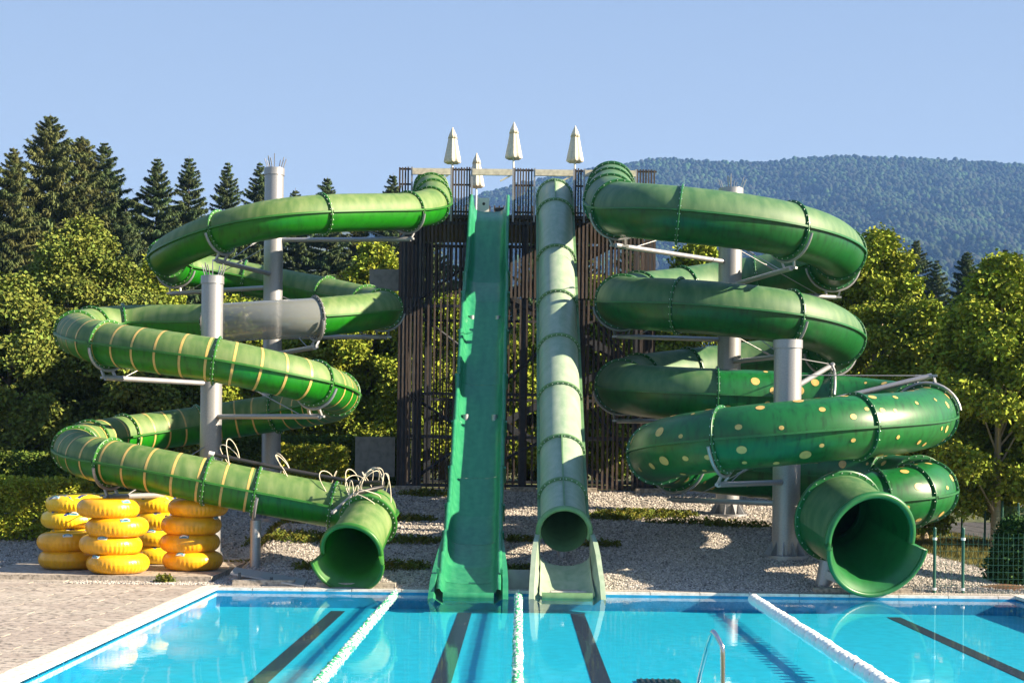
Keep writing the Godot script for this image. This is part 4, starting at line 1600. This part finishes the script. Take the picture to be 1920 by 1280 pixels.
func car() -> void:
	var at := Vector3(25.6, gh(25.6, 79.0) + 0.02, -79.0)
	var root := thing("parked_car", at, "dark parked car beyond the fence, half hidden by leaves", "car")
	var prof := [Vector2(-2.1, 0.35), Vector2(-2.15, 0.75), Vector2(-1.3, 0.92), Vector2(-0.65, 1.42), Vector2(0.8, 1.45), Vector2(1.6, 1.0), Vector2(2.1, 0.9), Vector2(2.15, 0.4)]
	var st := begin()
	for side in [-1.0, 1.0]:
		for i in range(1, prof.size() - 1):
			tri(st, at + Vector3(prof[0].x, prof[0].y, side * 0.85), at + Vector3(prof[i].x, prof[i].y, side * 0.85), at + Vector3(prof[i + 1].x, prof[i + 1].y, side * 0.85))
	for i in prof.size():
		var a: Vector2 = prof[i]
		var b: Vector2 = prof[(i + 1) % prof.size()]
		quad(st, at + Vector3(a.x, a.y, -0.85), at + Vector3(a.x, a.y, 0.85), at + Vector3(b.x, b.y, 0.85), at + Vector3(b.x, b.y, -0.85))
	var paint := mat("car_paint", lin(0.02, 0.025, 0.035), 0.2)
	paint.clearcoat_enabled = true
	commit(st, "body", paint, root)
	st = begin()
	quad(st, at + Vector3(-1.1, 0.96, 0.86), at + Vector3(1.3, 1.0, 0.86), at + Vector3(0.75, 1.36, 0.86), at + Vector3(-0.6, 1.34, 0.86))
	commit(st, "side_window", mat("car_glass", lin(0.05, 0.07, 0.09), 0.05), root)
	for x in [-1.35, 1.35]:
		for z in [-0.8, 0.8]:
			st = begin()
			rod(st, at + Vector3(x, 0.32, z - 0.1), at + Vector3(x, 0.32, z + 0.1), 0.32, -1.0, 18)
			commit(st, "wheel", M["black_plastic"], root)

# ---------------------------------------------------------------- fences
func fence(points: Array, h: float, label: String, collars: bool) -> void:
	var a0: Vector3 = points[0]
	var root := thing("mesh_fence", a0, label, "fence", "green wire fences")
	for p in points:
		var st := begin()
		rod(st, p - Vector3(0, 0.1, 0), p + Vector3(0, h, 0), 0.032, -1.0, 12)
		var o := commit(st, "post", M["fence_green"], root)
		st = begin()
		rod(st, p + Vector3(0, h, 0), p + Vector3(0, h + 0.03, 0), 0.036, 0.02, 12)
		commit(st, "cap", M["fence_green"], o)
		if collars:
			for y in [0.09, h * 0.83]:
				st = begin()
				rod(st, p + Vector3(0, y, 0), p + Vector3(0, y + 0.05, 0), 0.045, -1.0, 12)
				commit(st, "collar", M["white_plastic"], o)
	for i in points.size() - 1:
		var a: Vector3 = points[i]
		var b: Vector3 = points[i + 1]
		var st := begin()
		var n := int(a.distance_to(b) / 0.1)
		for k in n + 1:
			var p := a.lerp(b, k / float(n))
			bar(st, p + Vector3(0, 0.05, 0), p + Vector3(0, h - 0.08, 0), 0.006, 0.006)
		var m := int((h - 0.1) / 0.14)
		for k in m + 1:
			var y := 0.05 + k * 0.14
			bar(st, a + Vector3(0, y, 0), b + Vector3(0, y, 0), 0.006, 0.006)
		commit(st, "wire_panel", M["fence_green"], root)

func build_fences() -> void:
	var near := []
	for x in [8.47, 9.05, 11.0, 13.4]:
		near.append(ground_point(x, 28.95))
	fence(near, 1.34, "low green wire fence on two collared posts beside the pool end", true)
	var far := []
	for d in [52.5, 49.5, 46.8, 44.3, 42.1, 40.6, 39.3, 36.5, 33.5]:
		far.append(ground_point(13.8, d))
	fence(far, 1.45, "long green wire fence between the gravel and the road", false)

# ---------------------------------------------------------------- plants
var leaf_clump: ArrayMesh
var small_clump: ArrayMesh
var spruce_branch: ArrayMesh

func clump(seed_: int, n: int, size: float, reach: float) -> ArrayMesh:
	var r := RandomNumberGenerator.new()
	r.seed = seed_
	var st := begin()
	for i in n:
		var c := Vector3(r.randfn(0, 1), r.randfn(0, 1), r.randfn(0, 1)).normalized() * reach * pow(r.randf(), 0.5)
		var nrm := (Vector3(r.randfn(0, 1), r.randfn(0, 1) + 0.7, r.randfn(0, 1))).normalized()
		var x := nrm.cross(Vector3(r.randfn(0, 1), r.randfn(0, 1), r.randfn(0, 1))).normalized()
		var y := nrm.cross(x).normalized()
		var s := size * r.randf_range(0.7, 1.25)
		var tip := c + x * s
		var tail := c - x * s * 0.8
		var l := c + y * s * 0.62 + nrm * s * 0.18
		var q := c - y * s * 0.62 + nrm * s * 0.18
		tri(st, tail, l, tip)
		tri(st, tail, tip, q)
	return mesh_of(st)

func make_branch() -> ArrayMesh:
	# a spruce bough of length 1 along +x: side twigs with hanging, narrow needle sprays
	var r := RandomNumberGenerator.new()
	r.seed = 17
	var st := begin()
	bar(st, Vector3(0, 0, 0), Vector3(1, -0.04, 0), 0.012, 0.012)
	for i in 24:
		var t := 0.08 + 0.92 * i / 24.0
		var c := Vector3(t, -0.04 * t, 0)
		for e in [-1.0, 1.0]:
			var l := (0.32 * (1.0 - t) + 0.05) * r.randf_range(0.7, 1.25)
			var dir := Vector3(r.randf_range(0.4, 0.9), r.randf_range(-0.35, 0.05), e).normalized()
			for q in 4:
				var b := c + dir * l * q / 4.0
				var w := r.randf_range(0.05, 0.085)
				tri(st, b, b + dir * w * 1.3, b + Vector3(r.randf_range(0.0, 0.6), r.randf_range(0.0, 0.5), e * 0.5) * w)
				# the hanging spray
				var drop := Vector3(r.randf_range(-0.25, 0.35), -1.0, r.randf_range(-0.3, 0.3)) * w * r.randf_range(1.2, 2.6)
				var wide := Vector3(r.randf_range(-1, 1), 0, r.randf_range(-1, 1)).normalized() * w * 0.36
				tri(st, b - wide, b + wide, b + drop)
	for k in 5:
		tri(st, Vector3(0.9, -0.05, 0), Vector3(1.0 + 0.03 * k, -0.03 - 0.02 * k, 0.05 * (k - 2)), Vector3(0.96, -0.06, 0.03 * (k - 2) + 0.02))
	return mesh_of(st)

func limb_rods(st: SurfaceTool, from: Vector3, to: Vector3, r: float) -> void:
	var bend := from.lerp(to, 0.5) + Vector3(0, from.distance_to(to) * 0.08, 0)
	rod(st, from, bend, r, r * 0.7, 7, false)
	rod(st, bend, to, r * 0.7, r * 0.25, 7, false)

func leafy_tree(called: String, label: String, group: String, foot: Vector3, height: float, wide: float, low: float, count: int, tone: Color, pointed: float, bark := "bark") -> void:
	var root := thing(called, foot, label, "tree", group)
	var st := begin()
	var top := foot + Vector3(rng.randfn(0, 0.15), height * 0.92, rng.randfn(0, 0.15))
	rod(st, foot - Vector3(0, 0.15, 0), foot.lerp(top, 0.5), 0.017 * height, 0.010 * height, 12, false)
	rod(st, foot.lerp(top, 0.5), top, 0.010 * height, 0.002 * height, 10, false)
	var at: Array[Transform3D] = []
	var col: Array[Color] = []
	var lobes := 96
	for q in lobes:
		var t := low + (1.0 - low) * pow((q + rng.randf()) / lobes, 0.85)
		var k := (t - low) / (1.0 - low)
		var reach: float = wide * 0.5 * pow(sin(PI * pow(clampf(k * 0.93 + 0.05, 0.0, 1.0), pointed)), 0.75)
		var a := rng.randf() * TAU
		var rad := reach * sqrt(rng.randf_range(0.12, 1.1))
		var c := foot.lerp(top, t) + Vector3(cos(a) * rad, 0, sin(a) * rad)
		c.y = foot.y + height * t * 0.97
		if q % 3 == 0 and k < 0.85: limb_rods(st, foot.lerp(top, maxf(low * 0.8, t - 0.18)), c, 0.004 * height)
		var lr := (0.105 * wide + 0.10) * rng.randf_range(0.65, 1.25) * lerpf(1.0, 0.55, k)
		var shade := rng.randf_range(0.85, 1.15)
		for i in int(count / float(lobes)):
			var v := Vector3(rng.randfn(0, 1), rng.randfn(0, 0.75), rng.randfn(0, 1)).normalized() * lr * pow(rng.randf(), 0.4)
			v.y *= 0.8
			var s := rng.randf_range(0.75, 1.3)
			at.append(Transform3D(Basis.from_euler(Vector3(rng.randf_range(-0.6, 0.6), rng.randf() * TAU, rng.randf_range(-0.6, 0.6))).scaled(Vector3.ONE * s), c + v))
			var g := shade * rng.randf_range(0.75, 1.3)
			var y := rng.randf_range(-0.12, 0.22)
			col.append(Color(tone.r * g * (1.0 + y), tone.g * g, tone.b * g))
	commit(st, "trunk", M[bark], root)
	copies("crown", leaf_clump, at, col, M["leaf"], root).set_meta("kind", "stuff")

func spruce(label: String, foot: Vector3, height: float, wide: float, tone: Color, ragged: float) -> void:
	var root := thing("spruce_tree", foot, label, "tree", "spruces behind the slides")
	var st := begin()
	rod(st, foot - Vector3(0, 0.3, 0), foot + Vector3(0, height, 0), 0.013 * height, 0.01, 9, false)
	commit(st, "trunk", M["bark"], root)
	var at: Array[Transform3D] = []
	var col: Array[Color] = []
	var y := height * 0.06
	var lean := Vector3(rng.randfn(0, 0.012), 0, 0)
	var thin := rng.randf() * TAU
	while y < height * 0.995:
		var k := y / height
		var reach := wide * 0.62 * (pow(1.0 - k, 0.74) + 0.012)
		var n := 10 if k < 0.8 else 7
		for i in n:
			var a := TAU * (i + rng.randf()) / n
			var l := reach * rng.randf_range(1.0 - ragged, 1.0 + ragged * 0.6) * (1.0 - 0.3 * ragged * cos(a - thin) - 0.25 * ragged * sin(y * 1.3 + thin))
			if rng.randf() < ragged * 0.25: continue
			var droop := lerpf(-0.28, 0.55, pow(k, 1.6)) + rng.randfn(0, 0.10)
			var b := Basis(Vector3.UP, a) * Basis(Vector3.BACK, droop)
			b = b * Basis(Vector3.RIGHT, rng.randfn(0, 0.2))
			var s := Vector3(l, l * 0.5 + 0.55, l * 0.6 + 0.45)
			at.append(Transform3D(b * Basis.from_scale(s), foot + Vector3(0, minf(y + rng.randf_range(-0.5, 0.5) * (1.0 - k), height), 0)))
			var g := rng.randf_range(0.65, 1.4)
			col.append(Color(tone.r * g * rng.randf_range(0.9, 1.25), tone.g * g, tone.b * g))
		y += 0.36 if k < 0.85 else 0.24
	copies("crown", spruce_branch, at, col, M["needle"], root).set_meta("kind", "stuff")

func tree_spot(px: float, d: float) -> Vector3:
	var x := (px - 975.0) * d / FOCAL
	return Vector3(x, gh(x, d), -d)

func build_trees() -> void:
	leaf_clump = clump(3, 18, 0.078, 0.34)
	small_clump = clump(4, 12, 0.05, 0.16)
	spruce_branch = make_branch()
	var dark := Color(0.06, 0.095, 0.04)
	var olive := Color(0.08, 0.105, 0.038)
	# px, top y, distance, width, tone, ragged, words
	var firs := [[18, 275, 74, 7.4, olive, 0.35, "left edge spruce with a thin leaning top and bare lower trunk"], [86, 212, 78, 10.2, olive, 0.25, "tallest spruce, broad and dark, near the left edge"], [150, 256, 80, 9.4, olive, 0.4, "broad brownish spruce just right of the tallest one"], [188, 266, 82, 8.6, dark, 0.45, "ragged spruce beside the gap of sky on the left"],
		[288, 294, 82, 7.4, dark, 0.35, "spruce just right of the gap of sky"], [348, 292, 84, 7.2, dark, 0.3, "spruce above the striped slide's far left bend"], [420, 304, 88, 7.2, dark, 0.3, "spruce left of the tallest steel column, second from it"], [481, 302, 90, 7.0, dark, 0.3, "spruce whose tip touches the top of the tall left column"],
		[548, 352, 92, 6.6, dark, 0.35, "low spruce just right of the tall left column"], [608, 331, 92, 7.0, dark, 0.35, "lone spruce tip above the striped slide's top run"], [668, 372, 94, 7.2, olive, 0.3, "low spruce tip behind the striped slide's top run"], [731, 324, 94, 7.0, dark, 0.35, "spruce beside the tower's upper left corner"],
		[230, 392, 72, 7.0, dark, 0.3, "shorter dark spruce behind the yellow green linden"], [-40, 250, 76, 8.0, olive, 0.3, "spruce at the picture's left border"], [800, 400, 92, 7.4, dark, 0.3, "spruce behind the tower's left side"], [900, 420, 92, 7.4, dark, 0.3, "spruce behind the middle of the tower"],
		[1000, 430, 94, 7.4, dark, 0.3, "spruce seen through the slats between the straight slides"], [1090, 440, 95, 7.4, dark, 0.3, "spruce behind the tower just right of the pale tube"], [1180, 450, 94, 7.4, dark, 0.3, "spruce behind the tower's right side"],
		[1662, 447, 96, 6.6, olive, 0.35, "brownish spruce behind the first maple right of the coils"], [1714, 449, 98, 7.0, dark, 0.3, "dark spruce, tallest between the two right maples"], [1753, 488, 96, 6.0, dark, 0.3, "lower spruce between two taller ones on the right"], [1811, 469, 98, 7.4, dark, 0.25, "dense dark spruce left of the last maple"],
		[1882, 465, 96, 6.8, dark, 0.3, "spruce behind the maple at the right edge"], [1908, 474, 98, 6.4, olive, 0.35, "brownish spruce at the right edge"], [1610, 500, 100, 7.0, dark, 0.3, "spruce hidden behind the dotted slide's right bends"]]
	for t in firs:
		var foot := tree_spot(t[0], t[2])
		spruce(t[6], foot, P(t[0], t[1], t[2]).y - foot.y, t[3], t[4], t[5])
	var young := Color(0.195, 0.255, 0.03)
	var linden := Color(0.13, 0.172, 0.034)
	# px, top y, distance, width, lowest leaves, count, tone, pointed, bark, name, words
	var leafy := [[140, 412, 50, 6.6, 0.05, 5200, linden, 0.62, "bark", "linden_tree", "big yellow green linden left of the striped slide"], [15, 520, 46, 5.6, 0.05, 3600, linden, 0.62, "bark", "linden_tree", "darker linden cut by the left edge of the picture"], [262, 560, 46, 4.2, 0.04, 2600, linden, 0.62, "bark", "linden_tree", "lower linden behind the striped slide's left bends"],
		[285, 485, 58, 3.6, 0.06, 1800, young, 0.7, "bark", "maple_tree", "bright maple tip behind the striped slide's second bend"], [440, 560, 54, 4.6, 0.05, 2600, young, 0.7, "bark", "maple_tree", "maple between the two columns of the striped slide"], [590, 600, 54, 4.4, 0.05, 2600, young, 0.7, "bark", "maple_tree", "maple below the clear tube section"],
		[684, 455, 54, 4.2, 0.05, 3200, young, 0.7, "bark", "maple_tree", "sunlit maple just left of the tower"], [830, 560, 54, 4.6, 0.05, 2400, young, 0.7, "bark", "maple_tree", "maple seen through the tower's left slats"], [990, 600, 55, 4.6, 0.05, 2200, young, 0.7, "bark", "maple_tree", "maple seen through the tower's middle slats"], [1140, 520, 55, 4.6, 0.05, 2400, young, 0.7, "bark", "maple_tree", "maple seen through the tower's right slats"],
		[1292, 448, 54, 4.6, 0.05, 3400, young, 0.7, "bark", "maple_tree", "maple right of the tower behind the dotted slide"], [1430, 480, 56, 4.6, 0.05, 2600, young, 0.7, "bark", "maple_tree", "maple hidden behind the dotted slide's tall column"], [1545, 500, 54, 4.4, 0.05, 2600, young, 0.7, "bark", "maple_tree", "maple behind the dotted slide's right bends"],
		[1634, 428, 47, 4.6, 0.05, 4600, young, 0.72, "pale_bark", "maple_tree", "tall bright maple right of the dotted slide's upper coils"], [1736, 560, 45, 3.6, 0.08, 3000, young, 0.7, "pale_bark", "maple_tree", "lower maple between the two tall right maples"], [1868, 482, 41.5, 4.4, 0.16, 5600, young, 0.66, "pale_bark", "maple_tree", "pale trunked maple by the wire fence at the right"], [1965, 560, 43, 4.4, 0.1, 3400, young, 0.7, "pale_bark", "maple_tree", "maple cut by the right edge of the picture"]]
	for t in leafy:
		var foot := tree_spot(t[0], t[2])
		leafy_tree(t[9], t[10], "leafy trees behind the slides", foot, P(t[0], t[1], t[2]).y - foot.y, t[3], t[4], t[5], t[6], t[7], t[8])

func leaf_box(called: String, label: String, category: String, c: Vector3, size: Vector3, count: int, tone: Color, round_ := 0.0) -> void:
	var root := thing(called, c, label, category, "clipped hedges round the bank")
	var at: Array[Transform3D] = []
	var col: Array[Color] = []
	for i in count:
		var v := Vector3(rng.randf_range(-0.5, 0.5), rng.randf_range(0.0, 1.0), rng.randf_range(-0.5, 0.5))
		var face := rng.randi() % 6
		if face == 0 or face == 1: v.y = 1.0 - absf(rng.randfn(0, 0.04))
		elif face == 2 or face == 5: v.z = 0.5 - absf(rng.randfn(0, 0.08))
		elif face == 3: v.x = -0.5 + absf(rng.randfn(0, 0.03))
		elif face == 4: v.x = 0.5 - absf(rng.randfn(0, 0.03))
		if round_ > 0.0:
			var w := sqrt(maxf(0.0, 1.0 - pow(v.y * 1.0, 2.0) * round_))
			v.x *= w; v.z *= w
		var p := c + v * size + Vector3(rng.randfn(0, 0.03), rng.randfn(0, 0.05), rng.randfn(0, 0.03))
		at.append(Transform3D(Basis.from_euler(Vector3(rng.randf_range(-0.7, 0.7), rng.randf() * TAU, rng.randf_range(-0.7, 0.7))).scaled(Vector3.ONE * rng.randf_range(0.8, 1.5)), p))
		var g := rng.randf_range(0.7, 1.35)
		col.append(Color(tone.r * g * rng.randf_range(0.85, 1.25), tone.g * g, tone.b * g))
	copies("foliage", small_clump, at, col, M["hedge_leaf"], root).set_meta("kind", "stuff")
	var st := begin()
	for i in 7:
		var x := c.x + size.x * (-0.42 + 0.14 * i)
		rod(st, Vector3(x, c.y - 0.1, c.z), Vector3(x + 0.05, c.y + size.y * 0.8, c.z), 0.03, 0.012, 6, false)
	commit(st, "stems", M["bark"], root)

func build_hedges() -> void:
	var lime := Color(0.26, 0.31, 0.035)
	var deep := Color(0.09, 0.14, 0.025)
	var h := [[-14.2, 36.6, 5.8, 1.3, 1.2, 5600, lime, "yellow green clipped hedge behind the rings at the left"], [-12.2, 39.8, 6.0, 1.3, 1.2, 4600, deep, "darker hedge just behind the yellow green one"], [-8.4, 49.0, 9.0, 1.5, 1.3, 6000, deep, "long dark hedge behind the striped slide's lower coil"], [-6.8, 46.6, 2.0, 1.15, 0.9, 1900, lime, "small sunlit hedge piece left of the grey cabinet"],
		[6.6, 47.5, 5.0, 1.4, 1.2, 4000, deep, "dark hedge behind the dotted slide's lowest coil"]]
	for q in h:
		var y := gh(q[0], q[1])
		leaf_box("clipped_hedge", q[7], "hedge", Vector3(q[0], y, -q[1]), Vector3(q[2], q[3], q[4]), q[5], q[6])
	leaf_box("round_shrub", "dark green rounded shrub at the right edge by the fence", "shrub", Vector3(10.75, gh(10.75, 30.6), -30.6), Vector3(0.9, 1.25, 0.9), 1500, Color(0.03, 0.075, 0.02), 0.8)
	var st := begin()
	var c := ground_point(10.15, 29.6) + Vector3(0, 0.05, 0)
	var rows := []
	for k in 5:
		var row := []
		for i in 25:
			var t := TAU * i / 24.0
			var r := (1.0 - k / 4.0) * (0.62 + 0.08 * sin(t * 5.0))
			row.append(Vector3(c.x + cos(t) * r * 1.2, gh(c.x, 29.6) - 0.02 + 0.12 * sqrt(k / 4.0), c.z + sin(t) * r * 0.6))
		rows.append(row)
	grid(st, rows)
	tag(commit(st, "mulch_bed", M["mulch"]), "brown mulch heap at the foot of the right edge shrub", "mulch")
	# creeping plants on the bank
	var at: Array[Transform3D] = []
	var col: Array[Color] = []
	var patches := [[-5.6, 33.6, 1.6, 0.45], [-4.7, 33.2, 1.0, 0.3], [-3.0, 36.4, 0.9, 0.3], [-2.7, 33.2, 1.1, 0.35], [-2.6, 30.6, 0.8, 0.3], [-4.4, 30.5, 0.45, 0.25], [3.3, 37.6, 1.5, 0.5], [2.5, 37.0, 1.0, 0.3], [4.4, 36.4, 1.2, 0.2], [0.0, 30.5, 0.35, 0.15], [-0.1, 33.5, 0.5, 0.2], [-2.5, 41.0, 1.0, 0.4], [5.6, 36.0, 0.9, 0.2], [-6.0, 36.0, 1.0, 0.4], [1.9, 33.0, 0.5, 0.2], [-7.3, 29.4, 0.2, 0.1]]
	for p in patches:
		for i in int(p[2] * p[3] * 420) + 25:
			var a := rng.randf() * TAU
			var r := sqrt(rng.randf())
			var x: float = p[0] + cos(a) * r * p[2] * rng.randf_range(0.8, 1.1)
			var d: float = p[1] + sin(a) * r * p[3] * rng.randf_range(0.8, 1.2)
			at.append(Transform3D(Basis(Vector3.UP, rng.randf() * TAU).scaled(Vector3.ONE * rng.randf_range(0.5, 1.0)), ground_point(x, d) + Vector3(0, 0.06 + rng.randf() * 0.10 * (1.0 - r), 0)))
			var g := rng.randf_range(0.6, 1.3)
			col.append(Color(0.13 * g * rng.randf_range(0.8, 1.4), 0.16 * g, 0.028 * g))
	var o := copies("ground_cover", small_clump, at, col, M["hedge_leaf"], self)
	tag(o, "low creeping plants in patches on the gravel bank", "plants", "", "stuff")
	# grass along the far fence
	at = []
	col = []
	st = begin()
	for i in 7:
		var x := (i - 3) * 0.03
		tri(st, Vector3(x, 0, 0), Vector3(x + 0.02, 0, 0.01), Vector3(x * 1.7, 0.11 + 0.02 * (i % 3), 0.03 * (i % 3 - 1)))
	var tuft := mesh_of(st)
	for i in 9000:
		var x := rng.randf_range(11.2, 15.0)
		var d := rng.randf_range(31.0, 52.0)
		at.append(Transform3D(Basis(Vector3.UP, rng.randf() * TAU).scaled(Vector3.ONE * rng.randf_range(0.6, 1.3)), ground_point(x, d)))
		var g := rng.randf_range(0.7, 1.3)
		col.append(Color(0.15 * g, 0.14 * g, 0.04 * g))
	o = copies("grass", tuft, at, col, M["hedge_leaf"], self)
	tag(o, "short dry grass along the far wire fence", "grass", "", "stuff")

func build_gravel() -> void:
	var st := begin()
	var r := RandomNumberGenerator.new()
	r.seed = 3
	var rows := []
	for j in 4:
		var a := PI * j / 3.0
		var row := []
		for i in 6:
			var t := TAU * (i % 5) / 5.0 + j * 0.3
			row.append(Vector3(cos(t) * sin(a), 0.6 * cos(a), sin(t) * sin(a) * 0.8) * r.randf_range(0.85, 1.15))
		row[5] = row[0]
		rows.append(row)
	grid(st, rows, -1)
	var stone := mesh_of(st)
	var at: Array[Transform3D] = []
	var col: Array[Color] = []
	for i in 90000:
		var d := 28.95 + 13.0 * pow(rng.randf(), 1.5)
		var x := rng.randf_range(-13.5, 11.6)
		if x > -11.3 and x < -6.45 and d > 29.55 and d < 34.55: continue
		if x < -9.2 and d < 30.6: continue
		var s := rng.randf_range(0.012, 0.032) * (1.0 + 0.4 * smooth(30.0, 40.0, d))
		at.append(Transform3D(Basis.from_euler(Vector3(rng.randf_range(-0.6, 0.6), rng.randf() * TAU, rng.randf_range(-0.6, 0.6))).scaled(Vector3.ONE * s), ground_point(x, d) + Vector3(0, 0.03 + s * 0.25, 0)))
		var v := rng.randf_range(0.2, 0.58)
		if rng.randf() < 0.12: v *= 0.45
		col.append(Color(v * 1.0, v * 0.93, v * rng.randf_range(0.8, 0.9)))
	var o := copies("gravel", stone, at, col, M["pebble"], self)
	tag(o, "pale crushed stone gravel on the bank round the slides", "gravel", "", "stuff")
